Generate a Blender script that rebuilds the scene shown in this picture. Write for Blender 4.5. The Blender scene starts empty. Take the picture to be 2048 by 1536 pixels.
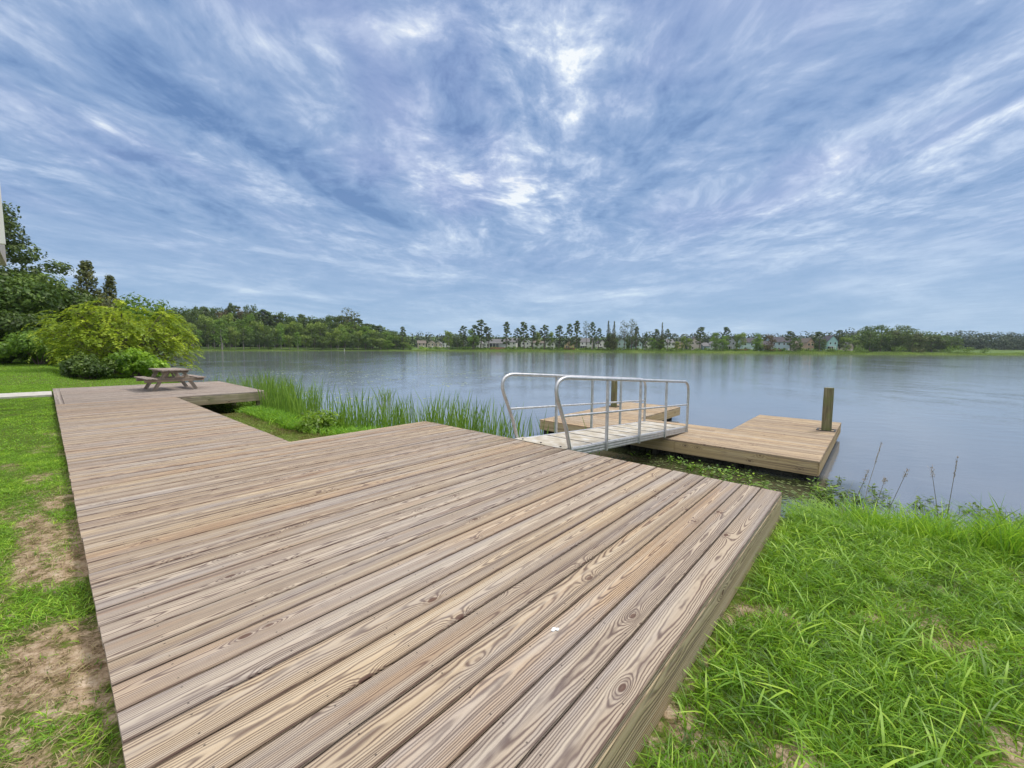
import bpy, math, random
import numpy as np
from mathutils import Vector, Matrix
R_ = math.radians
sc = bpy.context.scene
COL = sc.collection
# ------------------------------------------------------------------ camera
FPX = 828.107                      # focal length in pixels of the 2048 px wide photograph
FW = np.array([-0.66109773, 0.74541394, -0.08548594])
RT = np.array([0.74769729, 0.66399607, 0.00761459])
DN = np.array([0.06243835, -0.05888362, -0.99631028])
CAM = np.array([0.6874, -0.1102, 1.5])
cam = bpy.data.cameras.new('camera'); camo = bpy.data.objects.new('camera', cam); COL.objects.link(camo)
cam.sensor_width = 36; cam.lens = FPX / 2048 * 36; cam.clip_start = 0.05; cam.clip_end = 6000
camo.matrix_world = Matrix(((RT[0], -DN[0], -FW[0], CAM[0]), (RT[1], -DN[1], -FW[1], CAM[1]),
                            (RT[2], -DN[2], -FW[2], CAM[2]), (0, 0, 0, 1)))
sc.camera = camo
ZW = -0.85                         # lake level

# ------------------------------------------------------------------ node helper
class S:
    def __init__(s, nt, sock): s.nt, s.s = nt, sock
    def _m(s, op, *a, clamp=False):
        n = s.nt.nodes.new('ShaderNodeMath'); n.operation = op; n.use_clamp = clamp
        for i, v in enumerate((s,) + a):
            if isinstance(v, S): s.nt.links.new(v.s, n.inputs[i])
            else: n.inputs[i].default_value = v
        return S(s.nt, n.outputs[0])
    def __add__(s, o): return s._m('ADD', o)
    def __radd__(s, o): return s._m('ADD', o)
    def __sub__(s, o): return s._m('SUBTRACT', o)
    def __rsub__(s, o): return (s * -1.0) + o
    def __mul__(s, o): return s._m('MULTIPLY', o)
    def __rmul__(s, o): return s._m('MULTIPLY', o)
    def __truediv__(s, o): return s._m('DIVIDE', o)
    def pw(s, o): return s._m('POWER', o)
    def exp(s): return s._m('EXPONENT')
    def sin(s): return s._m('SINE')
    def abs(s): return s._m('ABSOLUTE')
    def sqrt(s): return s._m('SQRT')
    def frac(s): return s._m('FRACT')
    def floor(s): return s._m('FLOOR')
    def mx(s, o): return s._m('MAXIMUM', o)
    def mn(s, o): return s._m('MINIMUM', o)
    def clamp(s): return s._m('ADD', 0.0, clamp=True)
    def step(s, a, b, lo=0.0, hi=1.0):          # smooth step from a to b
        n = s.nt.nodes.new('ShaderNodeMapRange'); n.interpolation_type = 'SMOOTHSTEP'
        s.nt.links.new(s.s, n.inputs[0])
        for i, v in zip((1, 2, 3, 4), (a, b, lo, hi)): n.inputs[i].default_value = v
        return S(s.nt, n.outputs[0])
def vec(nt, x, y, z=0.0):
    n = nt.nodes.new('ShaderNodeCombineXYZ')
    for i, v in enumerate((x, y, z)):
        if isinstance(v, S): nt.links.new(v.s, n.inputs[i])
        else: n.inputs[i].default_value = v
    return S(nt, n.outputs[0])
def sep(v):
    n = v.nt.nodes.new('ShaderNodeSeparateXYZ'); v.nt.links.new(v.s, n.inputs[0])
    return [S(v.nt, n.outputs[i]) for i in range(3)]
def noise(v, scale=1.0, detail=3.0, rough=0.5, dist=0.0, color=False):
    n = v.nt.nodes.new('ShaderNodeTexNoise'); v.nt.links.new(v.s, n.inputs['Vector'])
    n.inputs['Scale'].default_value = scale; n.inputs['Detail'].default_value = detail
    n.inputs['Roughness'].default_value = rough; n.inputs['Distortion'].default_value = dist
    return S(v.nt, n.outputs['Color' if color else 'Fac'])
def mixc(f, a, b):
    nt = (f if isinstance(f, S) else a if isinstance(a, S) else b).nt
    n = nt.nodes.new('ShaderNodeMix'); n.data_type = 'RGBA'
    for i, v in ((0, f), (6, a), (7, b)):
        if isinstance(v, S): nt.links.new(v.s, n.inputs[i])
        elif i == 0: n.inputs[0].default_value = v
        else: n.inputs[i].default_value = (*v, 1)
    return S(nt, n.outputs[2])
def ramp(f, stops, interp='LINEAR'):
    n = f.nt.nodes.new('ShaderNodeValToRGB'); f.nt.links.new(f.s, n.inputs[0]); cr = n.color_ramp
    cr.interpolation = interp
    while len(cr.elements) < len(stops): cr.elements.new(0.5)
    for e, (p, c) in zip(cr.elements, stops): e.position = p; e.color = (*c, 1)
    return S(f.nt, n.outputs[0])
def srgb(r, g, b):
    return tuple(((c / 255) / 12.92 if c / 255 <= 0.04045 else ((c / 255 + 0.055) / 1.055) ** 2.4) for c in (r, g, b))

# ------------------------------------------------------------------ sky
SUN_EL, SUN_AZ = 56.0, 20.0       # degrees; azimuth from +y towards +x
world = bpy.data.worlds.new('World'); sc.world = world; world.use_nodes = True
nt = world.node_tree
for n in list(nt.nodes): nt.nodes.remove(n)
wo = nt.nodes.new('ShaderNodeOutputWorld')
sky = nt.nodes.new('ShaderNodeTexSky'); sky.sky_type = 'NISHITA'; sky.sun_disc = False
sky.sun_elevation = R_(SUN_EL); sky.sun_rotation = R_(SUN_AZ); sky.air_density = 1.2; sky.dust_density = 1.0
geo = nt.nodes.new('ShaderNodeTexCoord')
dx, dy, dz = sep(S(nt, geo.outputs['Generated']))
dzp = dz.mx(0.0) + 0.035
sx = (dx * -0.6311 + dy * 0.7757)                 # towards the point the streaks run to
tx = (dx * 0.7757 + dy * 0.6311)
s_, t_ = sx / dzp, tx / dzp
wrp = noise(vec(nt, s_ * 0.5, t_ * 0.7), 1.0, 3, 0.5, color=True)
wx, wy, _z = sep(wrp)
sw, tw = s_ + (wx - 0.5) * 1.3, t_ + (wy - 0.5) * 0.8
streak = noise(vec(nt, sw * 0.65, tw * 1.35, 3.1), 1.4, 6, 0.5)
streak2 = noise(vec(nt, sw * 1.1, tw * 2.6, 9.1), 2.2, 9, 0.58)
puff = noise(vec(nt, sw * 1.7, tw * 1.9, 5.0), 2.4, 12, 0.64, 0.3)
fine = noise(vec(nt, sw * 3.6, tw * 4.6, 25.0), 2.6, 9, 0.62, 0.2)
def gau(s0, t0, a, b, k):
    u = (s_ - s0 + (wx - 0.5) * 0.5) / a; v = (t_ - t0 + (wy - 0.5) * 0.4) / b
    return ((u * u + v * v) * -1.0).exp() * k
wc = (((t_ + 0.12) / 0.55).pw(2.0) * -1.0).exp() * s_.step(3.6, 2.4)
mot = noise(vec(nt, sw * 1.5, tw * 2.1, 21.0), 2.2, 11, 0.62, 0.25)
L = (streak - 0.5) * 1.15 + (streak2 - 0.5) * 0.6 * (1.0 - wc * 0.7) + (mot - 0.5) * 1.45 + (fine - 0.5) * 0.7 + wc * ((puff - 0.5) * 1.9 + 0.10) + 0.50
bt = (t_ + 1.62 - s_ * 0.22 + (wy - 0.5) * 0.35) / 0.19
L = L - ((bt * bt) * -1.0).exp() * s_.step(1.1, 1.4) * s_.step(3.6, 2.6) * 0.50
for g in ((1.44, -.64, .10, .05, .50), (1.33, -.45, .07, .12, .38), (2.42, -.03, .30, .12, .40), (2.75, -.16, .2, .12, .25),
          (1.36, .15, .08, .15, .22), (1.62, .18, .16, .12, .12), (1.95, -.30, .22, .11, -.34), (1.75, -1.72, .14, .10, .30), (1.3, -1.5, .16, .12, .35),
          (1.2, -1.62, .10, .3, .15), (1.55, -1.85, .25, .10, .25), (2.3, 1.7, .5, .22, .22), (2.0, 1.15, .5, .16, -.22), (1.5, .55, .4, .22, -.16),
          (3.8, 2.5, .5, .9, .28), (4.4, -.35, .4, .7, -.25), (3.3, .1, .5, .25, .15), (3.4, -.8, .45, .45, .22), (2.9, -1.9, .7, .5, -.18), (4.0, -2.8, .8, .8, -.30), (3.0, 3.4, .6, .6, -.15),
          (1.35, 1.45, .3, .12, .18)):
    L = L + gau(*g)
L = (L - 0.47) * 0.95 + 0.455 - dz.step(.3, .55) * .04
# low clouds near the horizon, laid out on elevation and bearing
brg = sx._m('ARCTAN2', tx); elv = dz._m('ARCSINE')
lown = noise(vec(nt, brg * 4.0, elv * 19.0, 2.0), 1.0, 9, 0.6, 0.5)
lowf = elv.step(0.30, 0.12)
L = L * (1.0 - lowf * 0.75) + lowf * ((lown - 0.5) * 2.1 + 0.56) * 0.75
cl = ramp(L.clamp(), [(0.0, srgb(98, 131, 180)), (0.25, srgb(126, 155, 198)), (0.5, srgb(150, 173, 210)), (0.74, srgb(186, 202, 229)), (0.92, srgb(224, 234, 246)), (1.0, srgb(246, 250, 252))])
pur = noise(vec(nt, s_ * 0.8, t_ * 1.1, 17.0), 1.0, 3, 0.5).step(0.45, 0.7)
cl = mixc(pur * 0.42 * elv.step(0.1, 0.4), cl, mixc(0.6, cl, srgb(172, 168, 218)))
cl = mixc(((elv / 0.13) * -1.0).exp() * 0.75, cl, srgb(160, 199, 230))
cl = mixc(dz.step(0.62, 0.80) * .8, cl, (.62, .57, .50))
up = dz.step(0.64, 0.86) * 1.7 + 1.0  # zenith, outside the view, warmed and brightened to light the ground
fwd = dx * FW[0] + dy * FW[1]
cl = mixc(fwd.step(0.10, -0.45) * .7, cl, (.55, .54, .52))
back = fwd.step(0.15, -0.45) * 0.6 + 1.0  # unseen sky behind the camera brightened as added fill
b1 = nt.nodes.new('ShaderNodeBackground'); nt.links.new(sky.outputs[0], b1.inputs[0]); b1.inputs[1].default_value = 0.08
b2 = nt.nodes.new('ShaderNodeBackground'); nt.links.new(cl.s, b2.inputs[0]); nt.links.new((up * back).s, b2.inputs[1])
ms = nt.nodes.new('ShaderNodeMixShader'); ms.inputs[0].default_value = 0.88
nt.links.new(b1.outputs[0], ms.inputs[1]); nt.links.new(b2.outputs[0], ms.inputs[2]); nt.links.new(ms.outputs[0], wo.inputs[0])

sun = bpy.data.lights.new('sun', 'SUN'); suno = bpy.data.objects.new('sun', sun); COL.objects.link(suno)
sun.energy = 2.3; sun.angle = R_(12); sun.color = (1.0, 0.93, 0.83)
sdir = Vector((math.cos(R_(SUN_EL)) * math.sin(R_(SUN_AZ)), math.cos(R_(SUN_EL)) * math.cos(R_(SUN_AZ)), math.sin(R_(SUN_EL))))
suno.rotation_euler = sdir.to_track_quat('Z', 'Y').to_euler()
sc.view_settings.view_transform = 'Standard'; sc.view_settings.look = 'None'
sc.view_settings.exposure = 0.15; sc.view_settings.gamma = 1.0
sc.cycles.max_bounces = 6; sc.cycles.diffuse_bounces = 3; sc.cycles.glossy_bounces = 3; sc.cycles.transparent_max_bounces = 6

# ------------------------------------------------------------------ object helpers
def tag(o, label=None, cat=None, group=None, kind=None):
    if label: o['label'] = label
    if cat: o['category'] = cat
    if group: o['group'] = group
    if kind: o['kind'] = kind
    return o
def empty(name, loc=(0, 0, 0), rz=0.0, label=None, cat=None, group=None):
    o = bpy.data.objects.new(name, None); COL.objects.link(o); o.location = loc; o.rotation_euler = (0, 0, rz)
    o.empty_display_size = 0.1
    return tag(o, label, cat, group)
def newmat(name):
    m = bpy.data.materials.new(name); m.use_nodes = True; nt = m.node_tree
    return m, nt, nt.nodes['Principled BSDF']
def setin(nt, b, name, v):
    if isinstance(v, S): nt.links.new(v.s, b.inputs[name])
    elif isinstance(v, tuple): b.inputs[name].default_value = (*v, 1)
    else: b.inputs[name].default_value = v
def attr(nt, name, out='Vector'):
    n = nt.nodes.new('ShaderNodeAttribute'); n.attribute_name = name
    return S(nt, n.outputs[out])
def objpos(nt):
    n = nt.nodes.new('ShaderNodeTexCoord'); return S(nt, n.outputs['Object'])
def wpos(nt):
    n = nt.nodes.new('ShaderNodeNewGeometry'); return S(nt, n.outputs['Position'])
def bump(nt, b, h, dist=0.01, strength=1.0):
    n = nt.nodes.new('ShaderNodeBump'); nt.links.new(h.s, n.inputs['Height'])
    n.inputs['Distance'].default_value = dist; n.inputs['Strength'].default_value = strength
    nt.links.new(n.outputs[0], b.inputs['Normal'])
class MB:
    """collects faces; optional per-vertex vector 'bco' (across, along, seed)"""
    def __init__(s): s.v = []; s.f = []; s.a = []; s.sm = []
    def add(s, vs, fs, bco=None, smooth=False):
        o = len(s.v); s.v += [tuple(map(float, v)) for v in vs]; s.f += [tuple(i + o for i in f) for f in fs]
        s.a += (bco if bco is not None else [(0, 0, 0)] * len(vs)); s.sm += [smooth] * len(fs)
    def board(s, c0, c1, w, t, seed=None, bev=0.004, side=None):
        """plank from c0 to c1 (centre line), width w along side, thickness t along up; bevelled edges"""
        c0, c1 = Vector(c0), Vector(c1); d = (c1 - c0); L = d.length; d.normalize()
        side = Vector(side) if side is not None else Vector((d.y, -d.x, 0)).normalized()
        side = (side - d * side.dot(d)).normalized(); up = d.cross(side)
        if up.z < -1e-6: up = -up
        seed = random.random() * 50 if seed is None else seed
        h, k = w / 2, t / 2
        prof = [(-h, -k + bev), (-h, k - bev), (-h + bev, k), (h - bev, k), (h, k - bev), (h, -k + bev), (h - bev, -k), (-h + bev, -k)]
        vs, bc = [], []
        for q, c in ((0, c0), (L, c1)):
            for a, b in prof:
                vs.append(c + side * a + up * b)
                bc.append((a + (b - k) * 0.8, q, seed))
        fs = [(i, (i + 1) % 8, 8 + (i + 1) % 8, 8 + i) for i in range(8)] + [tuple(range(7, -1, -1)), tuple(range(8, 16))]
        s.add(vs, fs, bc)
    def box(s, x0, x1, y0, y1, z0, z1, seed=None, bev=None):
        vs = [(x, y, z) for z in (z0, z1) for y in (y0, y1) for x in (x0, x1)]
        seed = random.random() * 50 if seed is None else seed
        lx, ly, lz = x1 - x0, y1 - y0, z1 - z0
        m = max(lx, ly, lz); bc = []
        for v in vs:
            if m == lx: bc.append(((v[1] - y0) + (v[2] - z0), v[0], seed))
            elif m == ly: bc.append(((v[0] - x0) + (v[2] - z0), v[1], seed))
            else: bc.append(((v[0] - x0) + (v[1] - y0), v[2], seed))
        s.add(vs, [(0, 2, 3, 1), (4, 5, 7, 6), (0, 1, 5, 4), (1, 3, 7, 5), (3, 2, 6, 7), (2, 0, 4, 6)], bc)
    def tube(s, pts, rad, n=10, cap=True, seed=0.0):
        pts = [Vector(p) for p in pts]; rad = rad if isinstance(rad, (list, tuple)) else [rad] * len(pts)
        vs, bc = [], []; L = 0
        ref = Vector((0.13, 0.21, 1)) if abs((pts[1] - pts[0]).normalized().z) < 0.9 else Vector((1, 0.1, 0))
        for i, p in enumerate(pts):
            a = pts[max(i - 1, 0)]; b = pts[min(i + 1, len(pts) - 1)]; t = (b - a).normalized()
            u = t.cross(ref).normalized(); w = u.cross(t).normalized()
            if i: L += (p - pts[i - 1]).length
            for k in range(n):
                an = 2 * math.pi * k / n
                vs.append(p + u * math.cos(an) * rad[i] + w * math.sin(an) * rad[i]); bc.append((an * rad[i], L, seed))
        fs = [(i * n + k, i * n + (k + 1) % n, (i + 1) * n + (k + 1) % n, (i + 1) * n + k) for i in range(len(pts) - 1) for k in range(n)]
        s.add(vs, fs, bc, True)
        if cap:
            m = len(pts) - 1
            s.add(vs[:n], [tuple(range(n - 1, -1, -1))], bc[:n]); s.add(vs[m * n:], [tuple(range(n))], bc[m * n:])
    def build(s, name, mat, parent=None, loc=None):
        me = bpy.data.meshes.new(name); me.from_pydata(s.v, [], s.f); me.materials.append(mat)
        at = me.attributes.new('bco', 'FLOAT_VECTOR', 'POINT'); at.data.foreach_set('vector', np.array(s.a, 'f').ravel())
        me.polygons.foreach_set('use_smooth', s.sm); me.update()
        o = bpy.data.objects.new(name, me); COL.objects.link(o)
        if parent: o.parent = parent
        if loc: o.location = loc
        return o
def npmesh(name, verts, faces_n, nper, mat, tint=None, smooth=False):
    """fast mesh: verts (N,3), faces given as (M,nper) index array"""
    me = bpy.data.meshes.new(name); n = len(verts); m = len(faces_n)
    me.vertices.add(n); me.vertices.foreach_set('co', verts.astype('f').ravel())
    me.loops.add(m * nper); me.loops.foreach_set('vertex_index', faces_n.astype('i').ravel())
    me.polygons.add(m); me.polygons.foreach_set('loop_start', np.arange(m, dtype='i') * nper)
    me.polygons.foreach_set('loop_total', np.full(m, nper, 'i'))
    if smooth: me.polygons.foreach_set('use_smooth', np.ones(m, bool))
    if tint is not None:
        at = me.attributes.new('tint', 'FLOAT', 'POINT'); at.data.foreach_set('value', tint.astype('f'))
    me.materials.append(mat); me.update(calc_edges=True)
    return me
def link(name, me, parent=None):
    o = bpy.data.objects.new(name, me); COL.objects.link(o)
    if parent: o.parent = parent
    return o
rng = np.random.default_rng(7); random.seed(7)
# numpy value noise
_tab = rng.random((256, 256))
def vn(x, y, f=1.0, o=3):
    t = 0; a = 1; s = 0
    for k in range(o):
        X, Y = x * f + 31.7 * k, y * f + 17.3 * k; xi, yi = np.floor(X).astype(int), np.floor(Y).astype(int)
        u, v = X - xi, Y - yi; u = u * u * (3 - 2 * u); v = v * v * (3 - 2 * v)
        g = lambda i, j: _tab[i & 255, j & 255]
        t = t + a * ((g(xi, yi) * (1 - u) + g(xi + 1, yi) * u) * (1 - v) + (g(xi, yi + 1) * (1 - u) + g(xi + 1, yi + 1) * u) * v)
        s += a; a *= 0.5; f *= 2
    return t / s
# where a pixel column of the photograph lies at a forward distance D (layout helpers, world metres)
FH = np.array([FW[0], FW[1]]) / np.hypot(FW[0], FW[1]); RH = np.array([FH[1], -FH[0]])
def gxy(px, D):
    k = (px - 1024) / FPX * D * 0.9963
    return CAM[0] + FH[0] * D + RH[0] * k, CAM[1] + FH[1] * D + RH[1] * k
def hzn(px): return 697.0 + (px - 1024) * 0.00764
def zat(px, py, D): return CAM[2] - (py - hzn(px)) * D / FPX

# ------------------------------------------------------------------ lake outline
SPX = [-900, 0, 330, 400, 600, 820, 1000, 1240, 1400, 1620, 1800, 2048, 2600, 4000]
SD = [60, 120, 175, 205, 240, 296, 312, 306, 300, 272, 285, 320, 330, 200]
BX = [-400, -200, -60, -40, -30, -25, -21, -17, -13, -10, -7, -4, -1.5, 0, .5, 1.2, 2, 4, 10, 30, 100, 400]
BY = [45, 24, 9.5, 6.6, 5.4, 5.1, 5.2, 5.6, 5.0, 4.9, 5.5, 6.2, 5.9, 6.5, 6.55, 6.6, 6.8, 7.2, 8, 9, 12, 20]
def fields(x, y):
    wob = (vn(x, y, 0.9, 2) - 0.5) * 0.45
    dn = y - np.interp(x, BX, BY) + wob * np.clip(np.hypot(x, y) / 8, .4, 1)
    rx, ry = x - CAM[0], y - CAM[1]
    D = rx * FH[0] + ry * FH[1]; K = rx * RH[0] + ry * RH[1]
    px = np.where(D > 1, 1024 + FPX * K / np.maximum(D, 1), np.where(K > 0, 4000, -900)); px = np.clip(px, -900, 4000)
    df = (np.interp(px, SPX, SD) + (vn(x, y, 0.05, 3) - .5) * 10) - np.where(D > 1, D, 1e3)
    return dn, df
def sms(a, b, v): t = np.clip((v - a) / (b - a), 0, 1); return t * t * (3 - 2 * t)
def height(x, y):
    x = np.asarray(x, float); y = np.asarray(y, float)
    dn, df = fields(x, y)
    base = -0.30 + 0.20 * sms(0.4, -1.2, x) * sms(0.9, -0.2, y)
    base = base - 0.12 * sms(-4, -9, x) * sms(0.2, 1.5, y) + 0.20 * sms(-20, -30, x) + 1.0 * sms(-35, -60, x)
    base = base - 0.38 * sms(-12.8, -14.9, x) * sms(1.2, 3.2, y) * sms(-24, -21, x)
    base = base - 0.08 * sms(1.0, 4.0, x) + (vn(x, y, 1.3, 3) - .5) * 0.05
    sl = np.where(x > -1, 0.42, 0.30)
    near = np.minimum(base, ZW + np.maximum(-dn, 0) * sl)
    far = ZW + np.clip(-df * 0.12, 0, 1.9) + 10 * sms(-60, -250, df) + 14 * sms(-200, -600, df)
    lake = ZW - np.clip(np.minimum(dn, df) * 0.3, 0, 1.4)
    return np.where(dn < 0, near, np.where(df < 0, far, lake))
# ------------------------------------------------------------------ materials: ground, water
m_ground, nt, b = newmat('ground'); P = wpos(nt); x, y, z = sep(P)
n1 = noise(P, 1.1, 5, .6); n2 = noise(P, 9.0, 6, .65); n3 = noise(P, 60.0, 4, .7)
soil = ramp(n2 * 0.7 + n3 * 0.3 + (n1 - .5) * .3, [(.3, (.05, .035, .018)), (.43, (.15, .10, .055)), (.53, (.36, .27, .18)), (.68, (.58, .48, .37))])
turf = ramp(noise(P, 22.0, 6, .7), [(.3, (.03, .05, .01)), (.55, (.10, .15, .02)), (.75, (.20, .26, .05))])
bare = attr(nt, 'tint', 'Fac')
c = mixc((bare + (n2 - .5) * 1.0 + (n3 - .5) * .5).step(.38, .66), turf, soil)
mud = ramp(n2, [(.3, (.02, .018, .01)), (.7, (.06, .055, .03))])
c = mixc(z.step(ZW + .12, ZW - .02), c, mud)
far = (x * x + y * y).sqrt().step(60., 140.)
c = mixc(far, c, ramp(noise(P, .15, 5, .6), [(.3, (.05, .10, .02)), (.7, (.13, .20, .05))]))
setin(nt, b, 'Base Color', c); b.inputs['Roughness'].default_value = .95; b.inputs['Specular IOR Level'].default_value = .15
bump(nt, b, n2 * .5 + n3 * .5, .02)

def bareness(x, y):
    """0 = grass, 1 = bare soil"""
    L = (y < 0.3) & (x < 0.2)
    nl = vn(x * 1.0, y * 1.8, 2.2, 3)
    a = nl + np.interp(x, [-12, -6, -3.6, -2.2, -1], [-.35, -.10, .02, .20, .22]) - 0.03
    g = vn(x + 50, y + 9, 2.4, 3) + np.interp(np.hypot(x - .62, y - 1.95), [0, .35, .9, 2.2], [.06, .0, -.12, -.32])
    g = np.maximum(g, vn(x + 50, y + 9, 2.4, 3) + np.interp(np.hypot(x - .25, y - 2.35), [0, .2, .6], [.07, .0, -.4]))
    return np.where(L, a, g)
rr = [0.3]
while rr[-1] < 1250: rr.append(rr[-1] * (1.045 if rr[-1] < 60 else 1.03 if rr[-1] < 500 else 1.08) + (0.0))
rr = np.array(rr); na = 420
an = np.linspace(0, 2 * np.pi, na, endpoint=False)
X = CAM[0] + rr[:, None] * np.sin(an)[None]; Y = CAM[1] + rr[:, None] * np.cos(an)[None]
Z = height(X, Y)
V = np.concatenate([np.stack([X, Y, Z], -1).reshape(-1, 3), [[CAM[0], CAM[1], float(height(CAM[0], CAM[1]))]]])
i, j = np.meshgrid(np.arange(len(rr) - 1), np.arange(na), indexing='ij'); j2 = (j + 1) % na
F = np.stack([i * na + j, (i + 1) * na + j, (i + 1) * na + j2, i * na + j2], -1).reshape(-1, 4)
c0 = len(V) - 1; jj = np.arange(na)
F = np.concatenate([F, np.stack([np.full(na, c0), np.full(na, c0), jj, (jj + 1) % na], -1)[:0]])
me = npmesh('ground', V, F, 4, m_ground, np.concatenate([bareness(X, Y).ravel(), [0]]), True)
tag(link('ground', me), kind='structure')

m_water, nt, b = newmat('lake_water'); P = wpos(nt); x, y, z = sep(P)
al, ac = x * FH[0] + y * FH[1], x * RH[0] + y * RH[1]
calm = noise(vec(nt, ac * .03, al * .012, 4.), 1.0, 4, .55, .6).step(.42, .60)
dist = (al * al + ac * ac).sqrt()
r1 = noise(vec(nt, ac * .55, al * .9), 2.3, 3, .55); r2 = noise(vec(nt, ac * 1.0, al * 1.5, 8.), 6.0, 3, .6)
rp = noise(vec(nt, ac * .12, al * .05, 1.), 1.0, 5, .65).step(.40, .66) * noise(vec(nt, ac * .6, al * .35, 7.), 1.0, 4, .6).step(.3, .7)
amp = dist.step(6., 40.) * (calm * .045 + .015 + rp * .13) + .03 + rp * .05
bump(nt, b, (r1 * 1.0 + r2 * .35) * amp, .16, 1.0)
zone_wob = (noise(P, .8, 4) - .5) * 1.6
algae_shade = (x * -1. + .9 + zone_wob).step(0., .8) * (x + 4.6 + zone_wob).step(0., .8) * (y * -1. + 9.6 + zone_wob).step(0., .8)  # olive algae tint, also painting in the dark shade around the dock
setin(nt, b, 'Base Color', mixc(algae_shade * .95, mixc(noise(P, .5, 3).step(.35, .7), (.145, .165, .195), (.16, .178, .205)), ramp(noise(P, 3., 5, .6), [(.35, (.018, .022, .008)), (.7, (.055, .065, .018))])))
b.inputs['Roughness'].default_value = .06; b.inputs['IOR'].default_value = 2.5; b.inputs['Specular IOR Level'].default_value = .5
V = []; wr = np.array([0.0, 10, 40, 150, 500, 1000]); wa = np.linspace(0, 2 * np.pi, 48, endpoint=False)
V = np.stack([wr[:, None] * np.sin(wa), 0 * wr[:, None] + wr[:, None] * np.cos(wa), np.full((len(wr), 48), ZW)], -1).reshape(-1, 3)
V[:48] += np.stack([np.sin(wa), np.cos(wa), wa * 0], -1) * .01
i, j = np.meshgrid(np.arange(len(wr) - 1), np.arange(48), indexing='ij'); j2 = (j + 1) % 48
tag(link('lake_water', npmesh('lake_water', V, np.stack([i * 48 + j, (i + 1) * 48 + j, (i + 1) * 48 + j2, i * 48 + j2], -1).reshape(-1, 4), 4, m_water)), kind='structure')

# ------------------------------------------------------------------ wood materials
def wood(name, cols, grey=.35, ring=85., nails=0.0, rough=.85, contrast=1.0, knots=1.0, algae=None, edge=0.0):
    m, nt, b = newmat(name)
    a, l, sd = sep(attr(nt, 'bco'))
    s1 = (sd * 7.13).frac(); s2 = (sd * 3.77 + .31).frac(); s3 = (sd * 11.9 + .77).frac()
    # knots
    vo = nt.nodes.new('ShaderNodeTexVoronoi'); vo.voronoi_dimensions = '2D'; vo.inputs['Scale'].default_value = 1.0
    nt.links.new(vec(nt, a * 3.4 + sd * 5.3, l * 1.6 + sd * 9.1).s, vo.inputs['Vector'])
    kd = S(nt, vo.outputs['Distance']); kr, kg, kb = sep(S(nt, vo.outputs['Color']))
    on = kr.step(.42, .46) * knots
    kbump = ((kd / .125).pw(2.0) * -1.0).exp() * on
    core = (kd * -1.0 + .022 + kg * .032).step(-.012, .012) * on
    kring = ((kd * 75.).sin() * .5 + .5) * (kd * -1. + .13).step(0., .05) * on
    # growth rings cut along the board: pith depth drifts along its length
    dep = (noise(vec(nt, l * .33, sd * 9.), 1.0, 2, .5) - .5) * .30 + .02 + s1 * .05
    off = a + (s2 - .5) * .12 + (noise(vec(nt, l * .5, sd * 4. + 3.), 1.0, 2) - .5) * .09
    wig = (noise(vec(nt, l * 2.4, a * 9., sd * 3.), 1.0, 3, .55) - .5) * .028
    rad = (off * off + dep * dep * .55).sqrt() + wig - kbump * .036
    ph = rad * (ring * 1.0)
    tri = (ph.frac() - .5).abs() * 2.
    grain = tri.step(.30, .95)
    fib = noise(vec(nt, a * 260., l * 7., sd), 1.0, 3, .6)
    base = ramp(s3, [(0.0, cols[0]), (.22, cols[1]), (.42, cols[2]), (.62, cols[3]), (.82, cols[4]), (1.0, cols[0])], 'LINEAR')
    lgt = mixc(.40, base, (.58, .49, .35))
    drk = mixc(.86, base, (.070, .036, .032))
    col = mixc(grain * (.92 * contrast), lgt, drk)
    g1 = noise(vec(nt, a * 5., l * .5, sd * 2.), 1.0, 4, .6)
    col = mixc(g1.step(.42, .70) * grey * 1.5, col, mixc(grain * .7, (.41, .37, .34), (.13, .105, .105)))
    o1 = noise(vec(nt, a * 8., l * .35, sd * 2. + 40.), 1.0, 2, .5)
    col = mixc(o1.step(.58, .76) * .38, col, mixc(grain * .6, (.42, .24, .11), (.17, .085, .045)))
    col = mixc((fib - .5).abs() * 1.1, col, drk)
    col = mixc(kring * .55, col, drk)
    col = mixc(core * .8, col, (.10, .05, .035))
    sc_ = noise(wpos(nt), 1.6, 5, .6)
    col = mixc(sc_.step(.35, .65) * .16, col, (.30, .27, .24))
    band = noise(vec(nt, a * 26., l * .22, sd * 5. + 11.), 1.0, 4, .6)
    col = mixc(band.step(.50, .72) * .70, col, (.10, .075, .07)); col = mixc(band.step(.50, .28) * .42, col, (.58, .51, .40))
    col = mixc(a.abs().step(.078, .094) * edge, col, (.055, .02, .016))
    st = noise(wpos(nt), 5., 6, .7); col = mixc(st.step(.60, .78) * .30, col, (.12, .10, .09))
    if nails:
        # a pair of screw heads where each board crosses a joist
        ln = ((l / nails).frac() - .5) * nails; an_ = a.abs() - .062
        dd = (ln * ln + an_ * an_).sqrt()
        col = mixc(dd.step(.0055, .0035) * .7, col, (.035, .03, .03))
    if algae:
        col = mixc(noise(wpos(nt), 3., 4).step(.35, .7) * algae, col, (.13, .15, .05))
    setin(nt, b, 'Base Color', col); b.inputs['Roughness'].default_value = rough; b.inputs['Specular IOR Level'].default_value = .25
    bump(nt, b, grain * -.5 + fib * .4 - core * .5, .003)
    return m
C1 = [(.50, .37, .23), (.32, .235, .165), (.38, .32, .28), (.42, .26, .14), (.23, .165, .135)]
m_deck = wood('weathered_deck_boards', C1, .55, 108., .41, edge=.55)
m_old = wood('old_grey_boards', [(.34, .29, .29), (.26, .22, .22), (.36, .31, .30), (.22, .185, .19), (.31, .26, .26)], .5, 80., .41, knots=.6)
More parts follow.
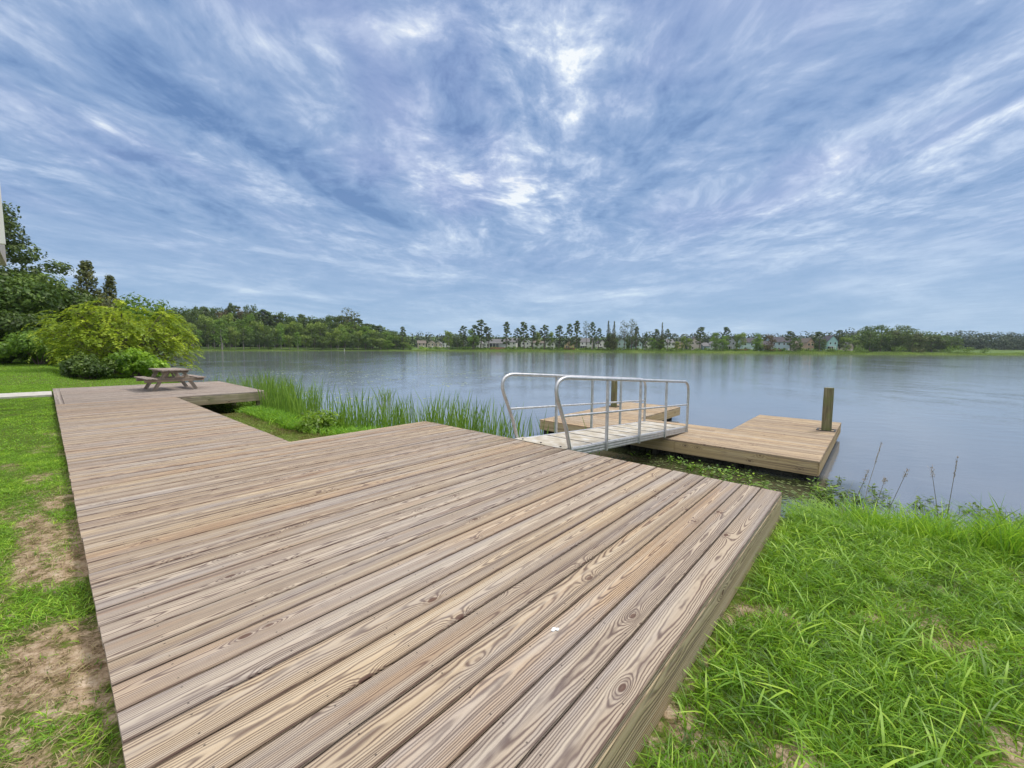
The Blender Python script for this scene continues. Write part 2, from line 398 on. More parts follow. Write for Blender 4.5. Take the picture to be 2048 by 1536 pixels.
m_face = wood('face_board', [(.47, .36, .21), (.44, .33, .20), (.48, .37, .22), (.42, .31, .18), (.45, .34, .20)], .12, 90., contrast=.7)
m_dock = wood('dock_boards', [(.62, .46, .27), (.36, .24, .14), (.52, .41, .30), (.60, .40, .20), (.24, .16, .10)], .10, 70., contrast=.7)
m_dface = wood('dock_face_boards', [(.46, .31, .11), (.44, .30, .11), (.48, .33, .12), (.42, .28, .10), (.45, .30, .11)], .03, 60., contrast=.4)
m_mossy = wood('mossy_face_boards', [(.40, .35, .20), (.36, .32, .18), (.38, .33, .20), (.34, .30, .17), (.38, .33, .2)], .3, 60., algae=.5)
m_pile, nt, b = newmat('mossy_pile'); a, l, sd = sep(attr(nt, 'bco')); c = noise(vec(nt, a * 30., l * 1.5, sd), 1., 5, .65); c2 = noise(wpos(nt), 7, 5, .6)
setin(nt, b, 'Base Color', mixc(c2.step(.4, .65) * .6, ramp(c, [(.3, (.06, .05, .035)), (.55, (.19, .17, .09)), (.75, (.33, .30, .19))]), (.15, .18, .06))); b.inputs['Roughness'].default_value = .9; bump(nt, b, c, .01)
m_table = wood('table_wood', [(.34, .28, .24), (.32, .27, .24), (.36, .30, .27), (.30, .25, .22), (.34, .28, .25)], .5, 70., contrast=.8)

# ------------------------------------------------------------------ the shore deck
TH = .038; PIT = .195; GAP = .013
deck = empty('wooden_deck', (0, 0, 0), label='large weathered plank deck stepping back along the bank from the foreground to the picnic table', cat='deck')
# widths of the first boards from the right edge, as in the photo, then regular
edges = [0.0, -.20, -.385, -.58, -.775, -.965, -1.165, -1.365, -1.565, -1.765, -1.965]
while edges[-1] > -6.1: edges.append(edges[-1] - PIT * (1 + random.uniform(-.02, .02)))
n_main = len(edges) - 1
while edges[-1] > -14.75: edges.append(edges[-1] - PIT)
n_mid = len(edges) - 1
mb = MB()
for k in range(n_mid):
    x1, x0 = edges[k], edges[k + 1]; cx = (x0 + x1) / 2; w = x1 - x0 - GAP
    far_y = 5.01 if k < n_main else 2.39
    dz_ = -TH / 2 + random.uniform(-.0018, .0012); tl = random.uniform(-.0012, .0012)
    mb.board((cx, .0 + random.uniform(-.004, .004), dz_), (cx, far_y + random.uniform(-.003, .003), dz_ + tl), w, TH)
mb.build('deck_boards', m_deck, deck)
mb = MB()
xx = edges[n_mid] - .004
mb.board((xx, .075, -TH / 2), (-20.62, .075, -TH / 2), .145, TH)     # border board on the lawn side
xe = xx
while xe > -20.6:
    x1 = xe; x0 = xe - .2; mb.board(((x0 + x1) / 2, .155, -TH / 2 + random.uniform(-.002, .001)), ((x0 + x1) / 2, 4.82, -TH / 2), .2 - GAP, TH); xe = x0
XP = xe
mb.build('platform_boards', m_old, deck)['label'] = 'older grey planks of the far platform under the picnic table'
mb = MB()   # rim boards, 2 mm below the boards' top
def rim(mb, p, q, h=.24, z1=-TH - .002, t=.04):
    p, q = Vector(p), Vector(q); c = (z1 - h / 2)
    mb.board((p.x, p.y, c), (q.x, q.y, c), t, h, side=(q - p).cross(Vector((0, 0, 1))))
X1 = edges[n_main]; X2 = edges[n_mid]
mb.board((-.023, .0, -.168), (-.023, 5.0, -.168), .04, .255, side=(1, 0, 0))          # right hand face
rim(mb, (-.02, 4.985, 0), (X1 + .01, 4.985, 0)); rim(mb, (X1 + .03, 4.96, 0), (X1 + .03, 2.42, 0))
rim(mb, (X1 + .01, 2.365, 0), (X2, 2.365, 0)); rim(mb, (-.02, .03, 0), (X2, .03, 0), .2)
mb.build('rim_boards', m_face, deck)
mb = MB()
rim(mb, (X2 - .02, 2.41, 0), (X2 - .02, 4.83, 0), .27); rim(mb, (X2 - .05, 4.80, 0), (XP, 4.80, 0), .27); rim(mb, (X2, .03, 0), (XP, .03, 0)); rim(mb, (XP + .02, .06, 0), (XP + .02, 4.78, 0))
mb.build('platform_rim_boards', m_mossy, deck)['label'] = 'mossy yellow-green edge boards of the far platform'
mb = MB()
for y in np.arange(.35, 5.0, .41): mb.box(-.05, X1 + .06, y - .02, y + .02, -.26, -TH - .004) if y < 2.3 else mb.box(-.05, X1 + .06, y - .02, y + .02, -.26, -TH - .004)
for y in np.arange(.35, 2.3, .41): mb.box(X2, X1 - .01, y - .02, y + .02, -.26, -TH - .004)
for y in np.arange(.35, 4.7, .41): mb.box(XP + .05, X2 - .06, y - .02, y + .02, -.28, -TH - .004)
mb.build('joists', m_face, deck)
for (px_, py_) in ((X2 - .17, 4.62), (X2 - 3, 4.62), (XP + .2, 4.62), (-3.2, 4.7), (-6.0, 4.7), (-.4, 4.6), (X1 - 4, 2.2), (X2 - .17, 2.8)):
    mb = MB(); g = float(height(px_, py_)) - .3
    mb.box(px_ - .07, px_ + .07, py_ - .07, py_ + .07, g, -.27); mb.build('post', m_mossy, deck)

# ------------------------------------------------------------------ floating dock
ZD = -.45
dock = empty('floating_dock', (-3.1, 10, ZW), label='U-shaped floating dock of pale boards with two fingers reaching onto the lake', cat='dock')
dl = lambda x, y, z: (x + 3.1, y - 10, z - ZW)
def dbox(mb, x0, x1, y0, y1, z0, z1): mb.box(x0 + 3.1, x1 + 3.1, y0 - 10, y1 - 10, z0 - ZW, z1 - ZW)
mb = MB(); y = 8.87
DXL = -6.25
def dboard(x0, x1, y):
    z = ZD - TH / 2 + random.uniform(-.002, .0015)
    mb.board(dl(x0 + random.uniform(-.004, .004), y + .07, z), dl(x1 + random.uniform(-.004, .004), y + .07, z), .1335, TH)
while y < 14.2:
    if y < 11.0:
        c = random.choice((-2.2, -3.3, -4.4)); dboard(DXL, c - .003, y); dboard(c + .003, 0, y)
    else: dboard(DXL, -4.32, y); dboard(-1.95, 0, y)
    y += .1455
mb.build('dock_boards', m_dock, dock)
DYE = y
mb = MB(); fz = ZD - TH - .003; fh = .235
def drim(p, q, seed=None): mb.board(dl(p[0], p[1], fz - fh / 2), dl(q[0], q[1], fz - fh / 2), .04, fh, side=((q[1] - p[1]), -(q[0] - p[0]), 0))
drim((DXL + .02, 8.89), (-2.55, 8.89)); drim((-2.545, 8.89), (-.02, 8.89)); drim((-.02, 8.91), (-.02, 12.05)); drim((-.02, 12.055), (-.02, DYE - .03))
drim((-.04, DYE - .02), (-1.93, DYE - .02)); drim((-1.93, DYE - .04), (-1.93, 11.07)); drim((-1.95, 11.05), (-4.32, 11.05)); drim((-4.34, 11.07), (-4.34, DYE - .04))
drim((-4.34, DYE - .02), (DXL, DYE - .02)); drim((DXL + .02, DYE - .04), (DXL + .02, 8.91))
mb.build('face_boards', m_dface, dock)
m_float, nt, b = newmat('black_float_plastic'); c = noise(objpos(nt), 3, 5, .6)
setin(nt, b, 'Base Color', ramp(c, [(.35, (.012, .012, .012)), (.62, (.05, .048, .04)), (.8, (.16, .15, .12))])); b.inputs['Roughness'].default_value = .6
def afloat(x0, x1, y0, y1):
    mb = MB(); zt, zb = fz - fh - .002 + .04, ZW - .12
    dbox(mb, x0 + .02, x1 - .02, y0 + .02, y1 - .02, zb, zt)
    for side in range(4):                # stiffening ribs
        L0, L1 = ((x0, x1) if side < 2 else (y0, y1)); u = L0 + .06
        while u < L1 - .05:
            if side == 0: dbox(mb, u, u + .05, y0, y0 + .02, zb, zt - .002)
            if side == 1: dbox(mb, u, u + .05, y1 - .02, y1, zb, zt - .002)
            if side == 2: dbox(mb, x0, x0 + .02, u, u + .05, zb, zt - .002)
            if side == 3: dbox(mb, x1 - .02, x1, u, u + .05, zb, zt - .002)
            u += .14
    mb.build('float_block', m_float, dock)
for a in range(5): afloat(DXL + .15 + a * 1.22, DXL + 1.27 + a * 1.22, 9.05, 10.85)
for a in range(2):
    afloat(-1.75, -.15, 11.25 + a * 1.45, 12.6 + a * 1.45); afloat(DXL + .15, -4.5, 11.25 + a * 1.45, 12.6 + a * 1.45)
mb = MB()
for (x, y) in ((-.12, 8.99), (-.12, 14.1), (-6.1, 14.1), (-6.1, 8.99), (-3, 8.97)): mb = MB(); dbox(mb, x - .05, x + .05, y - .05, y + .05, ZW - .05, fz - .004); mb.build('corner_bracket', m_float, dock)

m_iron, nt, b = newmat('dark_iron'); setin(nt, b, 'Base Color', (.03, .03, .03)); b.inputs['Roughness'].default_value = .6
for (x, y, top, lab) in ((-.2, 12.6, .60, 'round mossy mooring post at the outer edge of the right dock finger'), (-6.02, 12.7, .47, 'round mossy mooring post on the left dock finger behind the gangway rails')):
    ro = empty('mooring_post', (x, y, ZD), label=lab, cat='post', group='mooring posts of the dock')
    mb = MB(); n = 18; pts = [(random.uniform(-.003, .003), 0, z) for z in np.linspace(-1.3, top - ZD, 9)]
    mb.tube(pts, [.104] * 8 + [.100], n, True, random.random() * 9); mb.build('pile', m_pile, ro)
    mb = MB()
    for s in (-1, 1): mb.box(-.19, .19, s * .165 - .02, s * .165 + .02, .002, .014); mb.box(s * .17 - .02, s * .17 + .02, -.143, .143, .002, .014)
    mb.build('pile_guide', m_iron, ro)

# ------------------------------------------------------------------ gangway
m_alu, nt, b = newmat('aluminium'); c = noise(objpos(nt), 14, 5, .6)
setin(nt, b, 'Base Color', ramp(c, [(.3, (.42, .43, .45)), (.7, (.62, .63, .65))])); b.inputs['Metallic'].default_value = .75; setin(nt, b, 'Roughness', c * .3 + .3)
m_plate, nt, b = newmat('tread_plate'); c = noise(objpos(nt), 5, 6, .6); a_, l_, z_ = sep(objpos(nt))
rib = ((l_ * 260.).sin() * .5 + .5)
setin(nt, b, 'Base Color', ramp(c, [(.35, (.40, .34, .24)), (.52, (.55, .50, .41)), (.68, (.66, .65, .62))])); b.inputs['Metallic'].default_value = .2; b.inputs['Roughness'].default_value = .55
bump(nt, b, rib, .003)
gw = empty('gangway', (-3.25, 4.97, 0), math.radians(-.8), label='silver aluminium gangway with curved handrails sloping from the deck down to the dock', cat='gangway')
gw.rotation_euler = (0, 0, -.014)
SL = -.066; GW = 1.06; hw = GW / 2; TE = 5.0; RH_ = 1.065
gz = lambda t: .012 + SL * t
mb = MB()
nP = 8; t0 = .22; tp = [t0 + (TE - t0) * k / nP for k in range(nP + 1)]
for k in range(nP):
    a0, a1 = tp[k] + .02, tp[k + 1] - .02
    mb.board((0, a0, gz(a0) - .012), (0, a1, gz(a1) - .012), GW - .12, .02, side=(1, 0, 0), bev=.003)
mb.build('tread_plates', m_plate, gw)
mb = MB()
for s in (-1, 1):
    X = s * (hw - .03)
    # channel with raised ribs
    mb.board((X, .12, gz(.12) - .07), (X, TE, gz(TE) - .07), .045, .14, side=(1, 0, 0), bev=.004)
    for dz2 in (-.115, -.07, -.025): mb.board((X + s * .026, .14, gz(.14) + dz2), (X + s * .026, TE - .01, gz(TE) + dz2), .012, .016, side=(1, 0, 0), bev=.003)
mb.build('side_channels', m_alu, gw)
for k in range(nP + 1): mb = MB(); mb.board((-hw + .065, tp[k], gz(tp[k]) - .009), (hw - .065, tp[k], gz(tp[k]) - .009), .034, .02, side=(0, 1, 0), bev=.002); mb.build('joint_strip', m_iron, gw)
mb = MB()
for k in range(nP):
    tm = (tp[k] + tp[k + 1]) / 2; mb = MB(); mb.board((-hw + .06, tm, gz(tm) - .06), (hw - .06, tm, gz(tm) - .06), .03, .06, side=(0, 1, 0)); mb.build('cross_beam', m_alu, gw)
mb = MB(); mb.board((-hw + .02, .105, .008), (hw - .02, .105, .008), .21, .008, side=(0, 1, 0), bev=.002)
hp = mb.build('hinge_plate', m_plate, gw)
for X in (-.38, 0, .38): mb = MB(); mb.tube([(X, .06, .0125), (X, .06, .024)], .016, 6); mb.build('bolt', m_iron, hp)
PT = [1.18, 2.43, 3.67]
for s in (-1, 1):
    X = s * (hw - .0); 
    def arc(c0, c1, c2, n=8): return [Vector(c0).lerp(Vector(c1), t).lerp(Vector(c1).lerp(Vector(c2), t), t) for t in np.linspace(0, 1, n)]
    top = lambda t: gz(t) + RH_
    lean = [(X, .12, gz(0) - .10), (X, -.02, .33), (X, -.20, .70)]
    crv = arc((X, -.20, .70), (X, -.42, top(0) + .02), (X, .02, top(0)), 12)
    end = arc((X, TE - .32, top(TE - .32)), (X, TE - .03, top(TE)), (X, TE - .03, top(TE) - .26), 9)
    mb = MB(); mb.tube([Vector(q) for q in lean[:-1]] + crv + [Vector((X, TE * .5, top(TE * .5)))] + end + [Vector((X, TE - .03, gz(TE) - .13))], .0285, 12)
    mb.build('handrail', m_alu, gw)
    mb = MB(); mr = lambda t: gz(t) + .53
    mb.tube([(X, -.14, .52), (X, TE - .04, mr(TE))], .019, 8); mb.build('mid_rail', m_alu, gw)
    for t in PT:
        mb = MB(); mb.box(X - .02, X + .02, t - .02, t + .02, gz(t) - .15, top(t) - .02); mb.build('post', m_alu, gw)

# ------------------------------------------------------------------ picnic table
tb = empty('picnic_table', (-17.8, 2.76, 0), math.radians(4), label='weathered wooden A-frame picnic table with attached benches standing on the far platform', cat='picnic table')
mb = MB(); LT = 2.0
for k in range(5): mb.board((-LT / 2, (k - 2) * .185, .752), (LT / 2, (k - 2) * .185, .752 + random.uniform(-.004, .004)), .175, .038, side=(0, 1, 0))
mb.build('tabletop', m_old, tb)
for s in (-1, 1):
    mb = MB()
    for k in range(2): mb.board((-LT / 2, s * (.76 + k * .16 - .08), .455), (LT / 2, s * (.76 + k * .16 - .08), .455), .15, .038, side=(0, 1, 0))
    mb.build('bench_seat', m_old, tb)
for e in (-.62, .62):
    for s in (-1, 1):
        mb = MB(); mb.board((e, s * .66, .0), (e, s * .24, .73), .12, .04, side=(0, 1, 0)); mb.build('leg', m_table, tb)
    mb = MB(); mb.board((e + .042, -.92, .385), (e + .042, .92, .385), .04, .13, side=(1, 0, 0)); mb.build('seat_support', m_table, tb)
    mb = MB(); mb.board((e + .042, -.42, .685), (e + .042, .42, .685), .04, .09, side=(1, 0, 0)); mb.build('top_support', m_table, tb)
mb = MB(); mb.board((-.6, .0, .40), (-.05, 0, .70), .04, .09, side=(0, 1, 0)); mb.board((.6, 0, .40), (.05, 0, .70), .04, .09, side=(0, 1, 0)); mb.build('brace', m_table, tb)

tb.scale = (.88, .88, .91)
# ------------------------------------------------------------------ path and the building corner at the left
m_conc, nt, b = newmat('concrete'); c = noise(wpos(nt), 6, 6, .6)
setin(nt, b, 'Base Color', ramp(c, [(.3, (.42, .40, .36)), (.7, (.60, .58, .53))])); b.inputs['Roughness'].default_value = .9
xs = np.linspace(-20.2, -16.6, 2); mb = MB()
mb.box(-20.1, -18.6, -12, -.03, -.25, -.045); tag(mb.build('path', m_conc), kind='structure')

m_siding, nt, b = newmat('grey_siding'); x, y, z = sep(wpos(nt)); lap = (z / .18).frac()
setin(nt, b, 'Base Color', ramp(noise(wpos(nt), 3, 4), [(.3, (.33, .31, .27)), (.7, (.42, .39, .34))])); bump(nt, b, lap, .02); b.inputs['Roughness'].default_value = .7
m_trim, nt, b = newmat('white_trim'); setin(nt, b, 'Base Color', (.78, .78, .74)); b.inputs['Roughness'].default_value = .5
bx, by = gxy(29.5, 9.0)
ZB = zat(6, 521, 9.0) + .30
bh = empty('raised_building', (bx, by, 0), 0, label='corner of a raised grey-sided building with white trim at the left edge of the picture', cat='building')
# the corner is at the origin; the building stands behind it towards -x and -y
mb = MB(); mb.box(-4.0, -.02, -4.0, -.13, ZB + .02, ZB + 5.0); mb.build('wall', m_siding, bh)
mb = MB(); mb.box(-.12, 0, -.125, .0, ZB, ZB + 5.0); mb.box(-.10, .01, -4.0, -.13, ZB - .05, ZB + .015); mb.build('trim', m_trim, bh)
mb = MB(); mb.add([(.02, .02, ZB + 5.02), (-4.05, .02, ZB + 5.02), (-4.05, -4.05, ZB + 5.02), (.02, -4.05, ZB + 5.02), (-2, -2, ZB + 6.2)], [(0, 3, 2, 1), (0, 1, 4), (1, 2, 4), (2, 3, 4), (3, 0, 4)]); mb.build('roof', m_float, bh)
for (qx, qy) in ((-.3, -1.2), (-3.7, -1.2), (-.3, -3.6), (-3.7, -3.6)):
    mb = MB(); mb.box(qx - .08, qx + .08, qy - .08, qy + .08, -.4, ZB - .055); mb.build('post', m_face, bh)

# ------------------------------------------------------------------ foliage
def leafmat(name, dark, mid, light, trans=.25, hue=.0):
    m, nt, b = newmat(name); t = attr(nt, 'tint', 'Fac')
    oi = nt.nodes.new('ShaderNodeObjectInfo'); rnd = S(nt, oi.outputs['Random'])
    c = ramp(t, [(0, dark), (.5, mid), (1, light)])
    c = mixc(rnd * .35, c, mixc(.5, c, (.16, .15, .03)))
    nt.nodes.remove(b); out = nt.nodes['Material Output']
    d = nt.nodes.new('ShaderNodeBsdfDiffuse'); tr = nt.nodes.new('ShaderNodeBsdfTranslucent'); g = nt.nodes.new('ShaderNodeBsdfGlossy')
    nt.links.new(c.s, d.inputs[0]); nt.links.new(mixc(.5, c, light).s, tr.inputs[0]); g.inputs['Roughness'].default_value = .5
    m1 = nt.nodes.new('ShaderNodeMixShader'); m1.inputs[0].default_value = trans
    nt.links.new(d.outputs[0], m1.inputs[1]); nt.links.new(tr.outputs[0], m1.inputs[2])
    m2 = nt.nodes.new('ShaderNodeMixShader'); m2.inputs[0].default_value = .035
    nt.links.new(m1.outputs[0], m2.inputs[1]); nt.links.new(g.outputs[0], m2.inputs[2]); nt.links.new(m2.outputs[0], out.inputs[0])
    return m
lf_dark = leafmat('leaves_dark', (.02, .05, .012), (.065, .13, .02), (.19, .29, .035))
lf_green = leafmat('leaves_green', (.022, .07, .010), (.11, .23, .02), (.32, .48, .05))
lf_will = leafmat('leaves_yellow_green', (.035, .06, .005), (.22, .34, .015), (.58, .68, .05), .40)
lf_lime = leafmat('leaves_lime', (.05, .12, .01), (.19, .36, .02), (.42, .62, .05), .38)
lf_pine = leafmat('leaves_pine', (.022, .05, .015), (.065, .12, .028), (.16, .24, .055), .15)
lf_rust = leafmat('leaves_rust', (.035, .045, .015), (.095, .125, .03), (.22, .22, .06), .15)
lf_far = leafmat('leaves_far_wood', (.02, .045, .028), (.045, .08, .045), (.09, .13, .065), .1)
gr_lawn = leafmat('grass_blades', (.03, .10, .007), (.165, .39, .014), (.50, .74, .07), .40)
gr_dry = leafmat('dry_blades', (.16, .11, .05), (.35, .28, .14), (.50, .44, .26), .2)
gr_mown = leafmat('mown_blades', (.16, .10, .04), (.20, .24, .05), (.26, .42, .05), .3)
gr_reed = leafmat('reed_blades', (.03, .085, .012), (.13, .26, .022), (.34, .50, .07), .3)
m_bark, nt, b = newmat('bark'); c = noise(vec(nt, *[q * k for q, k in zip(sep(objpos(nt)), (9, 9, 1.5))]), 1, 5, .6)
setin(nt, b, 'Base Color', ramp(c, [(.3, (.06, .045, .035)), (.7, (.20, .16, .13))])); b.inputs['Roughness'].default_value = .95
m_pbark, nt, b = newmat('pale_bark'); c = noise(objpos(nt), 4, 5, .6)
setin(nt, b, 'Base Color', ramp(c, [(.3, (.20, .18, .15)), (.7, (.42, .39, .33))])); b.inputs['Roughness'].default_value = .95

def unit(v): return v / np.maximum(np.linalg.norm(v, axis=-1, keepdims=True), 1e-9)
def leaf_quads(c, size, nrm, tint, aspect=1.7, fold=.0, rg=rng, along=None):
    """leaf-shaped quads; c (N,3), nrm (N,3)"""
    n = len(c); nrm = unit(nrm)
    a = rg.normal(size=(n, 3)) if along is None else along + rg.normal(size=(n, 3)) * .25
    u = unit(np.cross(nrm, np.cross(a, nrm))); w = np.cross(nrm, u)
    s = size[:, None]
    v = np.stack([c - u * s * .5, c + w * s * .5 / aspect + u * s * .05 + nrm * s * fold, c + u * s * .5, c - w * s * .5 / aspect + u * s * .05 + nrm * s * fold], 1).reshape(-1, 3)
    return v, np.arange(n * 4).reshape(-1, 4), np.repeat(tint, 4)
def clump_leaves(cents, rads, flat, nl, size, rg, up=.5, sizevar=.35, inner=.35):
    """leaves on and inside flattened clumps"""
    C, Nn, T = [], [], []
    zmin = min(c[2] for c in cents); zmax = max(c[2] for c in cents) + .01
    w = np.array(rads) ** 2; w = w / w.sum()
    for c, r, k in zip(cents, rads, rg.multinomial(nl, w)):
        if not k: continue
        d = unit(rg.normal(size=(k, 3))); rad = r * (inner + (1 - inner) * rg.random(k) ** .45)
        rad *= 1 + .25 * np.sin(d[:, 0] * 5 + c[0] * 3) * np.cos(d[:, 1] * 4 + c[1])
        p = d * rad[:, None]; p[:, 2] *= flat
        C.append(p + np.array(c)); Nn.append(d * .8 + rg.normal(size=(k, 3)) * .55 + np.array([0, 0, up]))
        T.append(np.clip(rg.normal(.45, .16) + rg.normal(0, .13, k) + .0 * d[:, 2], 0, 1))
    C = np.concatenate(C); return leaf_quads(C, size * (1 + sizevar * rg.normal(size=len(C)).clip(-1.5, 2)), np.concatenate(Nn), np.concatenate(T), rg=rg)
def mk_tree(kind, H, R, nl, leaf, mat, seed, bark=None, trunk_r=None, base=.3, name='crown'):
    """returns (crown mesh, trunk mesh) with the base at the origin"""
    rg = np.random.default_rng(seed); random.seed(seed)
    mb = MB(); tr = trunk_r or H * .016; bark = bark or m_bark
    bend = rg.normal(0, .02, (7, 2)) * H; bend[0] = 0; zs = np.linspace(-.4, H * (.93 if kind != 'broad' else .7), 7)
    tp_ = [(np.cumsum(bend[:, 0])[i] * .35, np.cumsum(bend[:, 1])[i] * .35, zs[i]) for i in range(7)]
    mb.tube(tp_, [tr * (1.15 - .85 * i / 6) for i in range(7)], 8)
    ax_ = lambda z: (np.interp(z, zs, [q[0] for q in tp_]), np.interp(z, zs, [q[1] for q in tp_]))
    cents, rads = [], []; flat = .8
    if kind == 'broad':
        n = 26
        for i in range(n):
            th = rg.random() * 6.28; v = rg.random()
            z = H * (base + (1 - base) * v * .93); prof = math.sin(math.pi * min(max((z / H - base * .7) / (1.02 - base * .7), .02), .98)) ** .6
            rr_ = R * prof * (.35 + .5 * rg.random())
            cx, cy = ax_(z); cents.append((cx + rr_ * math.cos(th), cy + rr_ * math.sin(th), z)); rads.append(R * rg.uniform(.26, .46))
        flat = .72
    elif kind == 'pine':
        n = 30
        for i in range(n):
            v = i / (n - 1); z = H * (base + (.97 - base) * v); th = i * 2.4 + rg.random()
            rr_ = R * (1.05 - .75 * v ** 1.6) * rg.uniform(.35, 1.0) if i < n - 1 else 0
            if v < .15: rr_ *= .8
            cx, cy = ax_(z); cents.append((cx + rr_ * math.cos(th), cy + rr_ * math.sin(th), z + rr_ * .15)); rads.append(R * rg.uniform(.16, .34))
        flat = .55
    elif kind == 'cone':
        n = 60
        for i in range(n):
            v = i / (n - 1); z = H * (base + (1 - base) * v * .98); th = i * 2.4
            rr_ = R * (1 - v) ** .85 * rg.uniform(.45, .95); cx, cy = ax_(min(z, H * .93))
            cents.append((cx + rr_ * math.cos(th), cy + rr_ * math.sin(th), z - rr_ * .15)); rads.append(max(R * .42 * (1.12 - v), R * .16))
        flat = .7
    elif kind == 'slim':
        n = 18
        for i in range(n):
            v = i / (n - 1); z = H * (base + (1 - base) * v * .97); th = i * 2.4 + rg.random()
            rr_ = R * math.sin(math.pi * (.15 + .8 * v)) * rg.uniform(.2, .8); cx, cy = ax_(min(z, H * .9))
            cents.append((cx + rr_ * math.cos(th), cy + rr_ * math.sin(th), z)); rads.append(R * rg.uniform(.25, .5))
        flat = .8
    for c, r in zip(cents, rads):           # limbs out to the clumps
        zb = max(c[2] - math.hypot(c[0], c[1]) * rg.uniform(.3, .8) - .02 * H, H * .12); zb = min(zb, H * .9)
        cx, cy = ax_(zb)
        rb = tr * .32 * (1.1 - zb / H)
        mb.tube([(cx, cy, zb), ((cx + c[0]) / 2, (cy + c[1]) / 2, (zb + c[2]) / 2 - .01 * H), c], [rb, rb * .7, rb * .3], 5)
    v, f, t = clump_leaves(cents, rads, flat, nl, leaf, rg)
    crown = npmesh(name, v, f, 4, mat, t)
    o = mb.build('trunk', bark); tm = o.data; bpy.data.objects.remove(o)
    return crown, tm
def put_tree(name, proto, loc, sc_, rz, label, cat='tree', group=None, sxy=1.0):
    r = empty(name, loc, rz, label, cat, group); r.scale = (sc_ * sxy, sc_ * sxy, sc_)
    link('crown', proto[0], r); link('trunk', proto[1], r)
    return r

# near trees at the left
def near_tree(name, kind, px, D, top, R, nl, leaf, mat, seed, label, base=.3, bark=None, cat='tree', group=None, tr=None):
    x, y = gxy(px, D); z0 = float(height(x, y)); H = zat(px, top, D) - z0
    pr = mk_tree(kind, H, R, nl, leaf, mat, seed, bark, base=base, trunk_r=tr)
    return put_tree(name, pr, (x, y, z0), 1, 0, label, cat, group)
near_tree('pine_tree', 'pine', -12, 36, 408, 5.0, 16000, .24, lf_pine, 11, 'tall dark pine with spreading ragged branches at the far left edge', .45, tr=.25)
near_tree('broadleaf_tree', 'broad', 12, 32, 555, 3.4, 15000, .24, lf_dark, 12, 'leafy green tree at the left edge just below the tall pine', .12)
near_tree('broadleaf_tree', 'broad', 75, 36, 556, 3.6, 15000, .24, lf_dark, 13, 'dark rounded tree between the left-edge tree and the pointed conifers', .12)
near_tree('broadleaf_tree', 'broad', 128, 38, 572, 2.6, 11000, .24, lf_dark, 14, 'dark tree just left of the tall pointed conifer', .1)
near_tree('broadleaf_tree', 'broad', 40, 30, 640, 3.0, 11000, .22, lf_dark, 15, 'low shady tree over the dark hollow behind the lawn', .12)
near_tree('conifer_tree', 'cone', 184, 46, 527, 2.9, 15000, .24, lf_rust, 16, 'taller pointed brownish conifer above the yellow-green bush', .1, group='pointed conifers at the left')
near_tree('conifer_tree', 'cone', 229, 50, 552, 2.3, 11000, .24, lf_rust, 17, 'shorter slim pointed conifer right of the taller one', .1, group='pointed conifers at the left')
near_tree('broadleaf_tree', 'broad', 290, 34, 597, 2.6, 5000, .22, lf_green, 18, 'thin leafy tree rising behind the top right of the yellow-green bush', .3)
near_tree('broadleaf_tree', 'broad', 215, 40, 600, 3.2, 8000, .24, lf_rust, 19, 'olive tree directly below the two pointed conifers', .1)

def mk_bush(px, D, top, R, nl, leaf, mat, seed, label, flat=1.0, ncl=18, base_z=None, cat='bush', name='bush'):
    x, y = gxy(px, D); z0 = float(height(x, y)) if base_z is None else base_z; H = zat(px, top, D) - z0
    rg = np.random.default_rng(seed); cents, rads = [], []
    for i in range(ncl):
        th, q = rg.random() * 6.28, math.sqrt(rg.random()) * .8; v = rg.random() ** .8
        e = math.sqrt(max(1 - q * q, .1)); cents.append((R * q * math.cos(th), R * q * math.sin(th), H * (.12 + .72 * v * e))); rads.append(min(R, H) * rg.uniform(.22, .38))
    r = empty(name, (x, y, z0), 0, label, cat)
    v, f, t = clump_leaves(cents, rads, .85, nl, leaf, rg); v[:, 2] = np.maximum(v[:, 2], .02)
    link('foliage', npmesh('foliage', v, f, 4, mat, t), r)
    mb = MB()
    for c in cents[::2]: mb.tube([(c[0] * .1, c[1] * .1, -.1), (c[0] * .5, c[1] * .5, c[2] * .5), c], [.035, .025, .008], 5)
    mb.build('stems', m_bark, r)
    return r
mk_bush(8, 27, 688, 1.5, 9000, .13, lf_dark, 21, 'dark clipped bush at the left edge of the lawn')
mk_bush(75, 27, 660, 2.0, 9000, .16, lf_green, 22, 'mid green bush between the dark left bush and the yellow-green bush')
mk_bush(178, 21, 708, 1.25, 9000, .12, lf_dark, 23, 'low dark green shrub at the foot of the yellow-green bush by the lawn')
mk_bush(268, 22.5, 694, 1.35, 9000, .15, lf_lime, 24, 'leafy lime green shrub right behind the picnic table')
